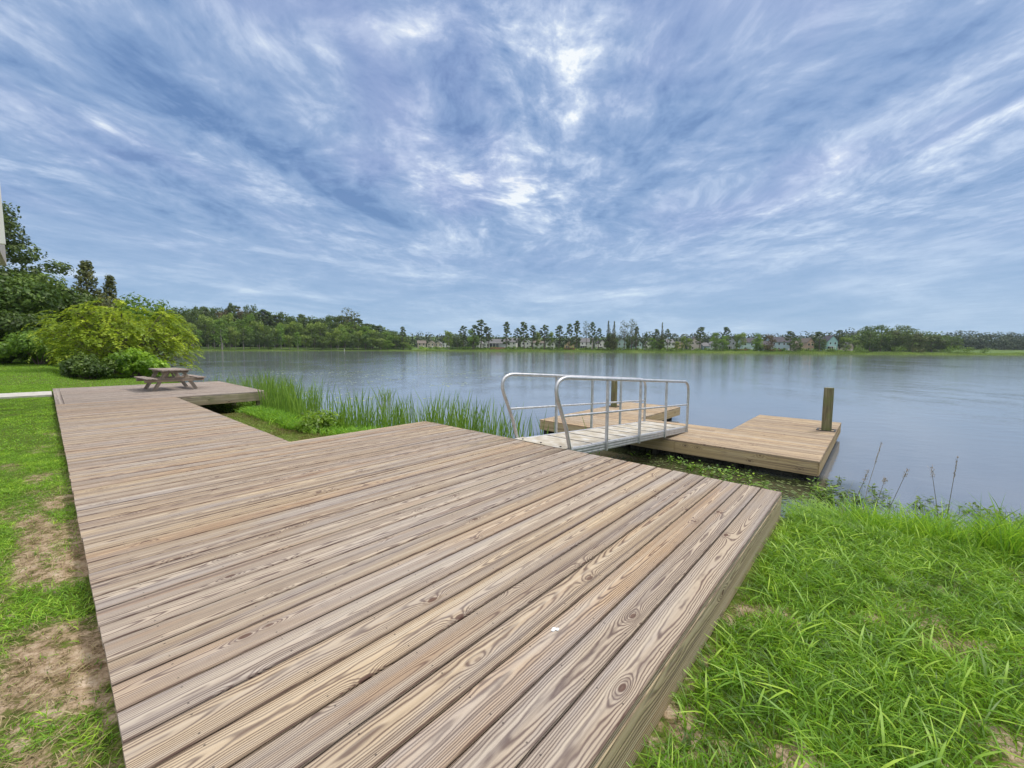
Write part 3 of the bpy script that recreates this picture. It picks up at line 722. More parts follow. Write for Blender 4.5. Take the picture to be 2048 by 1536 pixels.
# willow-like bush of arching sprays
def spray_bush():
    px, D = 245, 25.0; x, y = gxy(px, D); z0 = float(height(x, y)); Rb, H = 3.6, zat(px, 604, D) - z0
    rg = np.random.default_rng(31); r = empty('willow_bush', (x, y, z0), 0, 'large feathery yellow-green willow-like bush with drooping sprays left of the picnic table', 'bush')
    C, Nn, T, Al = [], [], [], []; mb = MB()
    for i in range(1250):
        th = rg.random() * 6.283; rad = Rb * math.sqrt(rg.random()) * .92; e = max(1 - (rad / Rb) ** 5, .0) ** .4
        if vn(np.array([th * 2.2 + 4]), np.array([rad * .5]), 1.4, 2)[0] < .36 and rg.random() < .7: continue
        z = H * (.06 + .86 * e * (rg.random() ** .5)) * (1 + .13 * math.sin(th * 3 + rad * 1.9)) * (1 - .12 * rad / Rb)
        out = np.array([math.cos(th), math.sin(th), 0]); p0 = out * rad + np.array([0, 0, z])
        L = rg.uniform(.45, 1.1); n = 40; t = np.linspace(0, 1, n)[:, None]
        dirr = unit(out + rg.normal(0, .45, 3) * np.array([1, 1, .3]) + np.array([0, 0, .45]))
        path = p0 + dirr * L * t * .9 + np.array([0, 0, -1.0]) * (t ** 2) * L * rg.uniform(.5, 1.1) + out * 0
        tan = unit(np.gradient(path, axis=0)); side = unit(np.cross(tan, [0, 0, 1.0]))
        sgn = np.where(np.arange(n) % 2 == 0, 1, -1)[:, None]
        wid = .10 * np.sin(np.pi * (.12 + .86 * t)) + .02
        C.append(path + side * sgn * wid + rg.normal(0, .015, (n, 3))); Al.append(side * sgn + tan * .6)
        Nn.append(np.cross(side, tan) + rg.normal(0, .35, (n, 3)) + np.array([0, 0, .6]))
        T.append(np.clip(rg.normal(.48, .2) + rg.normal(0, .08, n) - .35 * (vn(np.array([p0[0] + 9]), np.array([p0[2] * 1.3]), .8, 2)[0] - .5), 0, 1))
        if i % 12 == 0: mb.tube([(p0[0] * .08, p0[1] * .08, -.1), (p0[0] * .5, p0[1] * .5, p0[2] * .62), tuple(p0), tuple(path[-1])], [.05, .035, .015, .004], 5)
    C = np.concatenate(C); v, f, t = leaf_quads(C, .15 * (1 + .3 * rg.normal(size=len(C)).clip(-1.5, 2)), np.concatenate(Nn), np.concatenate(T), 2.6, rg=rg, along=np.concatenate(Al))
    v[:, 2] = np.maximum(v[:, 2], .03); link('foliage', npmesh('foliage', v, f, 4, lf_will, t), r); mb.build('stems', m_bark, r)
spray_bush()

# ------------------------------------------------------------------ blades of grass and reeds
def blades(name, x, y, z, h, w, mat, lean=.5, tint=None, seg=3, rg=rng, sway=None):
    n = len(x); th = rg.random(n) * 6.283; L = lean * h * rg.uniform(.2, 1.3, n)
    dx_, dy_ = np.cos(th) * L, np.sin(th) * L
    if sway is not None: dx_ = dx_ + sway[0] * h; dy_ = dy_ + sway[1] * h
    fa = rg.random(n) * 6.283; sx_, sy_ = np.cos(fa), np.sin(fa)
    V = np.empty((n, 2 * seg + 1, 3))
    for k in range(seg):
        t = k / seg; ww = w * (1 - .25 * t) * (1 if k else .7)
        cx, cy = x + dx_ * t * t, y + dy_ * t * t; cz = z + h * (t - .28 * lean * t * t)
        V[:, 2 * k] = np.stack([cx - sx_ * ww / 2, cy - sy_ * ww / 2, cz], -1); V[:, 2 * k + 1] = np.stack([cx + sx_ * ww / 2, cy + sy_ * ww / 2, cz], -1)
    V[:, -1] = np.stack([x + dx_, y + dy_, z + h * (1 - .28 * lean)], -1)
    m = 2 * seg + 1; o = np.arange(n)[:, None] * m; fs = []
    for k in range(seg - 1): fs += [o + np.array([[2 * k, 2 * k + 1, 2 * k + 3]]), o + np.array([[2 * k, 2 * k + 3, 2 * k + 2]])]
    fs.append(o + np.array([[2 * seg - 2, 2 * seg - 1, 2 * seg]]))
    tint = np.clip(rg.normal(.5, .2, n), 0, 1) if tint is None else tint
    return npmesh(name, V.reshape(-1, 3), np.concatenate(fs), 3, mat, np.repeat(tint, m))
def scatter(n, x0, x1, y0, y1, keep):
    x = rng.uniform(x0, x1, n); y = rng.uniform(y0, y1, n); k = keep(x, y) > rng.random(n); return x[k], y[k]
def ind_deck(x, y):
    return ((x < .05) & (x > X1) & (y > -.01) & (y < 5.02)) | ((x <= X1) & (x > X2) & (y > -.01) & (y < 2.42)) | ((x <= X2) & (x > XP) & (y > -.01) & (y < 4.85))
def stuff(name, me, label, cat): return tag(link(name, me), label, cat, kind='stuff')
# right-hand bank
def kr(x, y):
    dn, df = fields(x, y); return (dn < -.02) * (~ind_deck(x, y)) * np.clip((.62 - bareness(x, y)) * 6, .22, 1)
x, y = scatter(78000, .05, 3.2, .9, 6.9, kr); x2, y2 = scatter(30000, 3.2, 9, -2, 7.6, kr); x3, y3 = scatter(14000, .1, 3.2, -2.5, .9, kr)
x = np.concatenate([x, x2, x3]); y = np.concatenate([y, y2, y3]); dn, df = fields(x, y)
tall = sms(-1.15, -.15, dn); cl_ = vn(x, y, 3.5, 2)
h = (.05 + .07 * cl_ + .05 * rng.random(len(x))) * (1 + tall * 1.6 * vn(x + 7, y, 2.0, 2) / .5)
tn = np.clip(rng.normal(.36, .2, len(x)) + .5 * (cl_ - .45) + .8 * (vn(x, y, 9., 2) - .5), 0, 1)
stuff('bank_grass', blades('bank_grass', x, y, height(x, y) - .01, h, .0045 + .004 * rng.random(len(x)), gr_lawn, 1.15, tn, 4), 'dense bright green grass on the bank right of the deck', 'grass')
x, y = scatter(26000, .05, 5.0, 4.9, 7.2, lambda x, y: (fields(x, y)[0] < .03) * (fields(x, y)[0] > -1.5) * sms(.25, .6, vn(x, y, 2.6, 2)) * np.interp(fields(x, y)[0], [-1.5, -.7, 0], [.1, .6, 1]) * np.interp(x, [0, .4, 1], [.25, .5, 1]))
h = rng.uniform(.20, .50, len(x)) * (.45 + .80 * sms(.4, 1.3, x)) * (.55 + .9 * vn(x, y, 3.1, 2))
stuff('shore_grass', blades('shore_grass', x, y, height(x, y) - .02, h, .005 + .007 * rng.random(len(x)), gr_lawn, .62, np.clip(rng.normal(.5, .22, len(x)) + .6 * (vn(x, y, 5., 2) - .5), 0, 1), 5), 'tall arching grass fringing the water right of the deck', 'grass')
x, y = scatter(9000, .06, 4.0, .9, 6.6, lambda x, y: (fields(x, y)[0] < -.1) * sms(.30, .62, vn(x + 2, y + 8, 1.9, 3)) * np.clip((.66 - bareness(x, y)) * 5, .1, 1))
stuff('broad_grass', blades('broad_grass', x, y, height(x, y), rng.uniform(.08, .20, len(x)), .008 + .006 * rng.random(len(x)), gr_lawn, 1.35, np.clip(rng.normal(.62, .2, len(x)), 0, 1), 5), 'broad arching crabgrass blades scattered through the bank grass', 'grass')
cx_, cy_ = scatter(60, .35, 3.6, 5.5, 6.7, lambda x, y: (fields(x, y)[0] < -.02) * 1.0); q = rng.integers(0, len(cx_), 3600)
x = cx_[q] + rng.normal(0, .07, len(q)); y = cy_[q] + rng.normal(0, .07, len(q)); hh = rng.uniform(.3, .62, len(cx_))[q]
stuff('grass_tussocks', blades('grass_tussocks', x, y, height(x, y) - .02, hh * rng.uniform(.5, 1.1, len(x)), .006 + .007 * rng.random(len(x)), gr_lawn, .75, np.clip(rng.normal(.55, .2, len(x)), 0, 1), 5), 'tall tussocks of arching grass along the right-hand waterline', 'grass')
# short dry stalks in the bare patches
x, y = scatter(60000, -12, .1, -2.5, -.02, lambda x, y: np.clip((bareness(x, y) - .30) * 4, .0, .9)); x2, y2 = scatter(9000, .1, 3, .9, 5, lambda x, y: np.clip((bareness(x, y) - .42) * 6, .0, .9))
x = np.concatenate([x, x2]); y = np.concatenate([y, y2])
stuff('dry_grass', blades('dry_grass', x, y, height(x, y) - .003, rng.uniform(.015, .055, len(x)), .0045 + 0 * x, gr_dry, 2.0, None, 3), 'short dry straw-coloured grass in the worn soil beside the deck', 'grass')
# left lawn
kl = lambda x, y: (~ind_deck(x, y)) * ~((x > -20.12) & (x < -18.58)) * np.clip((.60 - bareness(x, y)) * 5, .06, 1)
x, y = scatter(90000, -9, -.6, -1.9, -.015, kl); x2, y2 = scatter(60000, -24, -9, -3, -.03, kl); x3, y3 = scatter(20000, -9, 0, -4.5, -1.9, kl)
d_ = np.concatenate([x * 0, x2 * 0 + 1, x3 * 0]); x = np.concatenate([x, x2, x3]); y = np.concatenate([y, y2, y3])
cl_ = vn(x, y, 3.0, 2); h = .02 + .045 * cl_ * rng.uniform(.5, 1.3, len(x))
stuff('lawn_grass', blades('lawn_grass', x, y, height(x, y) - .005, h, .004 + .003 * rng.random(len(x)) + .006 * d_, gr_lawn, 1.5, np.clip(rng.normal(.42, .2, len(x)) + .5 * (cl_ - .4) + .5 * (vn(x, y, 9., 2) - .5), 0, 1), 3), 'patchy short lawn along the left edge of the deck', 'grass')
x, y = scatter(70000, -48, -20.7, -5, 6.5, lambda x, y: (fields(x, y)[0] < -.3) * 1.0)
stuff('far_lawn_grass', blades('far_lawn_grass', x, y, height(x, y) - .01, rng.uniform(.04, .08, len(x)), .022 + 0 * x, gr_lawn, .9, np.clip(rng.normal(.5, .14, len(x)), 0, 1), 2), 'smooth mown lawn sloping up behind the far platform', 'grass')
# notch between the decks: mown grass then rank growth
x, y = scatter(26000, X2, X1, 2.42, 4.4, lambda x, y: (~ind_deck(x, y)) * np.clip((4.5 - y) * 2, 0, 1))
stuff('notch_grass', blades('notch_grass', x, y, height(x, y) - .01, rng.uniform(.03, .08, len(x)), .009 + 0 * x, gr_mown, 1.5, np.clip(rng.normal(.42, .2, len(x)) + 1.3 * (vn(x, y, 2.3, 3) - .5), 0, 1), 3), 'flattened mown grass in the notch between the two deck levels', 'grass')
x, y = scatter(52000, -18.5, -2.9, 3.2, 7.0, lambda x, y: (~ind_deck(x, y)) * (fields(x, y)[0] > -1.5) * (fields(x, y)[0] < .7) * sms(.25, .55, vn(x, y, 1.7, 2)) * ~((x > -3.9) & (x < -2.6)) * (1 - .0 * x))
fd = fields(x, y)[0]; h = (.22 + .42 * vn(x, y, 1.2, 2)) * np.interp(fd, [-1.5, -.9, .7], [.45, 1, .8]) * np.where(x > -6.2, .62, 1.0) * np.where((x < -13.6) & (y < 5.2), .4, 1.0)
stuff('rank_grass', blades('rank_grass', x, y, np.maximum(height(x, y), ZW - .2), h, .011 + .008 * rng.random(len(x)), gr_lawn, 1.0, np.clip(rng.normal(.42, .2, len(x)), 0, 1), 4), 'rank green growth at the foot of the reeds', 'grass')
# reeds
def reedk(x, y): 
    d = fields(x, y)[0]; return (~ind_deck(x, y)) * (d > -.75) * (d < 1.9) * np.interp(x, [-22, -17, -13, -9, -5, -3.9], [.15, .9, .9, .8, .8, .6]) * sms(.34, .62, vn(x * 1.0, y * 1.0, 1.5, 2)) * (1 - .5 * sms(.6, 1.9, d)) * (x < -3.85)
x, y = scatter(18000, -22, -3.8, 4.2, 9.5, reedk)
h = (.35 + .95 * rng.random(len(x)) ** 1.4) * np.interp(x, [-17, -12, -8, -4], [1.15, 1.05, 1.0, .95]) * (.75 + .5 * vn(x, y, 1.6, 2))
stuff('reeds', blades('reeds', x, y, np.maximum(height(x, y), ZW - .25), h + .2, .014 + .012 * rng.random(len(x)), gr_reed, .22, None, 4), 'upright dark green reeds along the bank between the far platform and the gangway', 'reeds')
x, y = scatter(900, -30, -17, 6, 12, lambda x, y: (fields(x, y)[0] > -.3) * (fields(x, y)[0] < 2.2) * .8)
stuff('sparse_reeds', blades('sparse_reeds', x, y, np.full(len(x), ZW - .1), rng.uniform(.4, 1.0, len(x)), .02 + 0 * x, gr_reed, .5, None, 4), 'sparse pale reeds in the water behind the far platform', 'reeds')
bx_, by_ = -15.6, 9.8
n = 46; x = bx_ + rng.normal(0, .16, n); y = by_ + rng.normal(0, .16, n)
tag(link('reed_clump', blades('reed_clump', x, y, np.full(n, ZW - .1), rng.uniform(.5, 1.1, n), .022 + 0 * x, gr_reed, .55, None, 4)), 'single tuft of reeds standing alone in the open water', 'reed clump')

# broad-leaved weeds: stem with leaves
def weeds(name, x, y, z, h, leafL, nleaf, mat, label, cat='weeds', spread=.5):
    n = len(x); C, Nn, T, Al = [], [], [], []
    th0 = rng.random(n) * 6.283; ln = rng.uniform(0, .35, n) * h
    for k in range(nleaf):
        t = (k + 1) / nleaf; th = th0 + k * 2.4; o = np.stack([np.cos(th), np.sin(th), 0 * th], -1)
        c = np.stack([x + np.cos(th0) * ln * t, y + np.sin(th0) * ln * t, z + h * t], -1) + o * (leafL * spread)
        C.append(c); Nn.append(np.stack([0 * x, 0 * x, 1 + 0 * x], -1) * 1.0 - o * .35 + rng.normal(0, .25, (n, 3))); Al.append(o); T.append(np.clip(rng.normal(.5, .18, n), 0, 1))
    C = np.concatenate(C); v, f, t = leaf_quads(C, leafL * (1 + .25 * rng.normal(size=len(C)).clip(-1.5, 1.5)), np.concatenate(Nn), np.concatenate(T), 2.4, along=np.concatenate(Al))
    stem = blades('s', x, y, z - .02, h * 1.05, .008 + 0 * x, mat, .05, None, 2); 
    me = npmesh(name, v, f, 4, mat, t); o = link(name, me); so = link('weed_stems', stem, o)
    return tag(o, label, cat, kind='stuff')
x, y = scatter(620, -3.4, .3, 5.6, 8.6, lambda x, y: sms(.42, .6, vn(x + 3, y, 1.5, 2)) * (fields(x, y)[0] > -.6) * ~((x < -2.6) & (y < 5.9)))
weeds('waterside_weeds', x, y, np.maximum(height(x, y), ZW), rng.uniform(.03, .20, len(x)), .085, 6, lf_green, 'leafy green weeds growing in the shaded water between deck and dock')
x, y = scatter(2200, .0, 4.5, 6.8, 9.6, lambda x, y: sms(.35, .70, vn(x + 13, y, 3.2, 2)) * (fields(x, y)[0] > .0) * np.interp(y, [7.0, 8.4, 9.5], [1, .8, .15]))
weeds('emergent_weeds', x, y, np.full(len(x), ZW), rng.uniform(.02, .14, len(x)), .08, 3, lf_dark, 'small dark curled leaves poking out of the shallow water')
x, y = scatter(900, X2 + .1, -12.6, 3.0, 5.0, lambda x, y: (1 + 0 * x)); x2, y2 = scatter(900, -20, X2, 2.8, 5.6, lambda x, y: 1 + 0 * x)
x, y = np.concatenate([x, x2]), np.concatenate([y, y2])
kk = y > 3.9; x, y = x[kk], y[kk]
weeds('under_platform_weeds', x, y, height(x, y), rng.uniform(.06, .24, len(x)), .10, 6, lf_green, 'lush green weeds growing under the edge of the far platform')
x, y = scatter(500, .1, 3.2, 1.4, 6.3, lambda x, y: sms(.5, .65, vn(x + 3, y + 5, 2.0, 2)) * (fields(x, y)[0] < -.05))
weeds('clover_weeds', x, y, height(x, y), rng.uniform(.03, .09, len(x)), .03, 6, lf_lime, 'small round-leaved weeds mixed in the bank grass')
mk = None
# bush in the notch
def low_bush(x, y, R, H, nl, leaf, mat, seed, label):
    rg = np.random.default_rng(seed); z0 = float(height(x, y)); r = empty('leafy_shrub', (x, y, z0), 0, label, 'shrub')
    cents = [(R * .7 * math.cos(a) * q, R * .7 * math.sin(a) * q, H * rg.uniform(.25, .8) * (1 - .4 * q)) for a, q in zip(rg.random(12) * 6.28, rg.random(12))]
    v, f, t = clump_leaves(cents, [R * .42] * 12, .8, nl, leaf, rg, up=.9); link('foliage', npmesh('foliage', v, f, 4, mat, t), r)
    mb = MB(); [mb.tube([(0, 0, -.05), c], [.012, .005], 5) for c in cents[:6]]; mb.build('stems', m_bark, r)
low_bush(-9.1, 4.15, .62, .62, 1500, .085, lf_lime, 41, 'low yellow-green leafy shrub in front of the reeds at the deck notch')
low_bush(-4.6, 5.6, .30, .32, 500, .05, lf_lime, 42, 'small leafy weed clump at the deck edge left of the gangway')
# duckweed / pads
m_pad, nt, b = newmat('duckweed'); c = noise(wpos(nt), 8, 4)
setin(nt, b, 'Base Color', ramp(c, [(.3, (.20, .28, .10)), (.7, (.50, .58, .32))])); b.inputs['Roughness'].default_value = .6
def pads(name, x, y, rad, label, mat=m_pad):
    V, F = [], []; k = 7
    a = np.linspace(0, 6.283, k, endpoint=False)
    n = len(x); R = rad[:, None] * (1 + .25 * rng.normal(size=(n, k)).clip(-1, 1))
    V = np.stack([x[:, None] + np.cos(a) * R, y[:, None] + np.sin(a) * R * .8, np.full((n, k), ZW + .004) + .004 * rng.random((n, 1))], -1).reshape(-1, 3)
    me = npmesh(name, V, np.arange(n * k).reshape(n, k), k, mat); return tag(link(name, me), label, 'water plants', kind='stuff')
x, y = scatter(1500, .3, 4.5, 6.35, 7.6, lambda x, y: (fields(x, y)[0] > -.05) * (fields(x, y)[0] < .75) * sms(.35, .55, vn(x, y + 3, 2.0, 2)))
pads('duckweed_patch', x, y, rng.uniform(.02, .07, len(x)), 'pale green floating duckweed along the grassy shore at the right')
x, y = scatter(2600, -3.6, .35, 5.9, 9.0, lambda x, y: (fields(x, y)[0] > -.1) * sms(.38, .6, vn(x, y, 1.8, 3)))
m_alg, nt, b = newmat('algae'); setin(nt, b, 'Base Color', ramp(noise(wpos(nt), 5, 4), [(.3, (.05, .07, .02)), (.7, (.15, .20, .05))])); b.inputs['Roughness'].default_value = .5
pads('floating_weed', x, y, rng.uniform(.01, .035, len(x)), 'olive floating weed on the water between deck and dock', m_alg)
x, y = scatter(5200, -44, -15, 8, 34, lambda x, y: (fields(x, y)[0] > 1.5) * sms(.45, .62, vn(x, y, .35, 3)))
x, y = x[::2], y[::2]
pads('lily_pads', x, y, rng.uniform(.04, .10, len(x)), 'floating leaves scattered on the dark water beyond the platform', m_pad)

# seed-head grass stalks
m_seed, nt, b = newmat('seed_head'); setin(nt, b, 'Base Color', (.34, .27, .20)); b.inputs['Roughness'].default_value = .9
for k, (x0, z0, x1, z1, hl, lab) in enumerate(((.62, -.73, .76, .44, .26, 'tallest grass stalk with a long brown seed head right of the deck corner'),
        (.51, -.70, .67, .10, .15, 'bent grass stalk with a drooping seed head nearest the deck corner'),
        (.72, -.72, .82, .04, .07, 'grass stalk with a short tufted top just right of the tallest stalk'),
        (.83, -.72, 1.0, .18, .12, 'thin pale stalk leaning right with a brown plume'),
        (1.30, -.72, 1.18, .25, .13, 'thin stalk leaning left over the open water'),
        (1.33, -.72, 1.37, .39, .24, 'slender upright stalk with narrow seed head at the right'))):
    zz = float(height(x0, 6.3)); r = empty('grass_stalk', (x0, 6.3, zz), 0, lab, 'grass stalk', 'tall seed stalks at the shore')
    p = [Vector((0, 0, 0)), Vector(((x1 - x0) * .35, 0, (z1 - zz) * .5)), Vector(((x1 - x0) * .85, 0, (z1 - zz) * .88)), Vector((x1 - x0, 0, z1 - zz))]
    mb = MB(); mb.tube(p, [.0032, .0028, .002, .001], 6); mb.build('stem', m_seed if k in (0,) else gr_dry, r)
    rg = np.random.default_rng(k); d = (p[3] - p[2]).normalized(); n = 60; t = rg.random(n); c = np.array(p[3])[None] - np.array(d)[None] * (t * hl)[:, None] + rg.normal(0, .004 + .006 * (hl < .2), (n, 3))
    v, f, tt = leaf_quads(c, np.full(n, .02), rg.normal(size=(n, 3)), t, 3.0, along=np.tile(np.array(d), (n, 1))); link('seed_head', npmesh('seed_head', v, f, 4, m_seed, tt), r)
    x = rng.normal(0, .03, 14); mbn = blades('leaves', x, rng.normal(0, .03, 14), 0 * x, rng.uniform(.25, .5, 14), .008 + 0 * x, gr_lawn, .5, None, 4); link('leaves', mbn, r)
x, y = scatter(95, .2, 4.0, 5.6, 7.0, lambda x, y: (fields(x, y)[0] < .15) * 1.0)
stuff('fine_stems', blades('fine_stems', x, y, height(x, y), rng.uniform(.35, .85, len(x)), .0042 + 0 * x, leafmat('stem_pale', (.16, .17, .06), (.30, .30, .14), (.42, .38, .22), .2), .35, None, 5), 'fine pale grass stems rising above the shore grass', 'grass')
x, y = scatter(60, .6, 3.2, 6.3, 7.0, lambda x, y: (fields(x, y)[0] < .2) * (fields(x, y)[0] > -.4) * 1.0)
weeds('flowering_weeds', x, y, np.maximum(height(x, y), ZW), rng.uniform(.12, .34, len(x)), .05, 9, lf_lime, 'leafy light green weeds at the edge of the water on the right')
# yellow flower
fl = empty('yellow_flower', (1.05, 5.95, float(height(1.05, 5.95))), 0, 'tiny yellow flower in the shore grass', 'flower')
m_yel, nt, b = newmat('yellow_petals'); setin(nt, b, 'Base Color', (.80, .55, .02))
mb = MB(); mb.tube([(0, 0, 0), (.01, 0, .22)], .003, 5); mb.build('stem', gr_lawn, fl)
mb = MB()
for k in range(6):
    a = k * 1.047; mb.add([(.01, 0, .22), (.01 + .018 * math.cos(a - .4), .018 * math.sin(a - .4), .227), (.01 + .028 * math.cos(a), .028 * math.sin(a), .226), (.01 + .018 * math.cos(a + .4), .018 * math.sin(a + .4), .227)], [(0, 1, 2, 3)])
mb.build('petals', m_yel, fl)
# a dropping on the deck
mb = MB(); m_wht, nt, b = newmat('white_dropping'); setin(nt, b, 'Base Color', (.80, .82, .84))
DRX, DRY = -.52, 1.62
for k in range(7): 
    a = random.uniform(0, 6.28); q = random.uniform(0, .02); cx, cy = q * math.cos(a) * 1.3, q * math.sin(a); r_ = random.uniform(.006, .013)
    mb.add([(cx + r_ * math.cos(t), cy + r_ * math.sin(t), .0015 + .0004 * k) for t in np.linspace(0, 6.283, 9)[:-1]] + [(cx, cy, .004 + .0004 * k)], [(i, (i + 1) % 8, 8) for i in range(8)])
tag(mb.build('bird_dropping', m_wht, None, (DRX, DRY, .001)), 'small white bird dropping on a foreground deck board', 'bird dropping')

# ------------------------------------------------------------------ far wood at the left (each tree its own)
protos = {
 'oak': [mk_tree('broad', 14, 5.2, 2300, .62, lf_green, 101, base=.16), mk_tree('broad', 15, 5.6, 2300, .66, lf_dark, 102, base=.2)],
 'lightoak': [mk_tree('broad', 12, 4.2, 1900, .55, leafmat('leaves_mid', (.04, .085, .015), (.16, .26, .03), (.36, .46, .07)), 103, base=.2, bark=m_pbark)],
 'slim': [mk_tree('slim', 13, 2.8, 1300, .5, lf_green, 104, base=.28, bark=m_pbark), mk_tree('slim', 14, 3.0, 1300, .5, lf_dark, 105, base=.3, bark=m_pbark)],
 'pine': [mk_tree('pine', 18, 3.8, 2300, .58, lf_pine, 106, base=.28), mk_tree('pine', 17, 3.4, 2000, .58, lf_pine, 107, base=.36), mk_tree('pine', 16, 4.2, 2600, .6, lf_pine, 108, base=.18)],
 'cone': [mk_tree('cone', 17, 2.7, 2600, .55, lf_rust, 109, base=.12)],
 'open': [mk_tree('broad', 15, 4.0, 700, .5, lf_rust, 110, base=.5)],
 'brown': [mk_tree('broad', 12, 4.4, 1200, .6, leafmat('leaves_brown', (.06, .05, .025), (.13, .11, .05), (.24, .17, .08), .1), 111, base=.2)],
}
PH = {'oak': (14, 15), 'lightoak': (12,), 'slim': (13, 14), 'pine': (18, 17, 16), 'cone': (17,), 'open': (15,), 'brown': (12,)}
protos['mid'] = [mk_tree('broad', 12, 4.4, 2000, .6, leafmat('leaves_olive', (.03, .05, .015), (.09, .13, .035), (.17, .22, .06)), 113, base=.14)]
KN = {'oak': 'broadleaf_tree', 'lightoak': 'broadleaf_tree', 'slim': 'slender_tree', 'pine': 'pine_tree', 'cone': 'conifer_tree', 'open': 'broadleaf_tree', 'brown': 'broadleaf_tree'}
def part_of(px): return ('far left end', 'left part', 'left of its middle', 'middle', 'right of its middle', 'right part', 'right tip')[min(6, int((px - 330) / 70))]
def far_tree(kind, px, D, top, label, group=None, wid=None, vi=None):
    if group == GW_: label = label.replace('left shore wood', 'left shore wood, in the ' + part_of(px)).replace('in the left of its middle', 'left of its middle').replace('in the right of its middle', 'right of its middle').replace('in the right tip', 'at the right tip').replace('in the far left', 'at the far left')
    x, y = gxy(px, D); z0 = float(height(x, y)); H = zat(px, top, D) - z0
    i = (vi if vi is not None else random.randrange(len(protos[kind]))) % len(protos[kind]); s = H * 1.02 / PH[kind][i]
    R0 = {'oak': 5.0, 'lightoak': 4.2, 'slim': 2.4, 'pine': 3.5, 'cone': 2.2, 'open': 3.8, 'brown': 4.2}[kind]
    sxy = 1.0 if wid is None else max(.35, min(2.2, (wid / 2 * D / FPX) / (R0 * s)))
    if px > 1720 and kind == 'lightoak': return put_tree(KN[kind], protos['mid'][0], (x, y, z0 - .1), s, random.random() * 6.28, label, 'tree', group, sxy)
    if px > 1720: i = 1
    return put_tree(KN[kind], protos[kind][i], (x, y, z0 - .1), s, random.random() * 6.28, label, 'tree', group, sxy)
random.seed(5)
TOPX = [330, 400, 440, 465, 500, 560, 620, 660, 700, 725, 760, 800, 820]; TOPY = [618, 615, 616, 613, 618, 626, 632, 632, 628, 643, 650, 664, 686]
GW_ = 'trees of the wood on the left shore'
Dw = lambda px: float(np.interp(px, SPX, SD))
px = 335
while px < 818:                                      # back row, darker
    tpy = np.interp(px, TOPX, TOPY); k = random.choice(['oak', 'oak', 'pine', 'oak', 'brown'])
    far_tree(k, px, Dw(px) + 34 + random.uniform(-4, 8), tpy + random.uniform(-1, 8), {'oak': 'dark broadleaf tree at the back of the left shore wood', 'pine': 'dark pine at the back of the left shore wood', 'brown': 'brownish tree at the back of the left shore wood'}[k], GW_, 34, 1 if k == 'oak' else None)
    px += random.uniform(10, 16)
px = 338
while px < 822:                                      # middle row
    tpy = np.interp(px, TOPX, TOPY); b0 = 700; k = random.choice(['oak', 'lightoak', 'oak'])
    far_tree(k, px, Dw(px) + 18 + random.uniform(-3, 5), b0 - (b0 - tpy) * random.uniform(.62, .86), {'oak': 'green broadleaf tree in the middle of the left shore wood', 'lightoak': 'light green tree in the middle of the left shore wood'}[k], GW_, 30)
    px += random.uniform(12, 18)
px = 345
while px < 822:                                      # waterside row
    tpy = np.interp(px, TOPX, TOPY); b0 = 701; k = random.choice(['lightoak', 'oak', 'slim', 'slim', 'lightoak']) if px < 600 else random.choice(['lightoak', 'oak', 'lightoak'])
    far_tree(k, px, Dw(px) + 5 + random.uniform(0, 5), b0 - (b0 - tpy) * random.uniform(.40, .66), {'oak': 'green tree at the waterside of the left shore wood', 'lightoak': 'pale green tree at the waterside of the left shore wood', 'slim': 'slender pale-trunked tree at the waterside of the left shore wood'}[k], GW_, {'oak': 27, 'lightoak': 25, 'slim': 16}[k])
    px += random.uniform(11, 19)
far_tree('open', 700, Dw(700) + 24, 620, 'tall open-crowned brownish tree standing above the left shore wood', None, 46)
far_tree('oak', 505, Dw(505) + 30, 613, 'tall rounded tree standing above the left part of the wood', None, 34)
far_tree('pine', 465, Dw(465) + 30, 609, 'dark spiky tree poking above the wood near its left end', None, 18)
far_tree('pine', 806, Dw(806) + 10, 654, 'small open tree at the right tip of the left shore wood', None, 16)
far_tree('slim', 443, Dw(443) + 2, 641, 'yellow-green slender tree with long pale trunk at the left waterside', None, 30, 0)

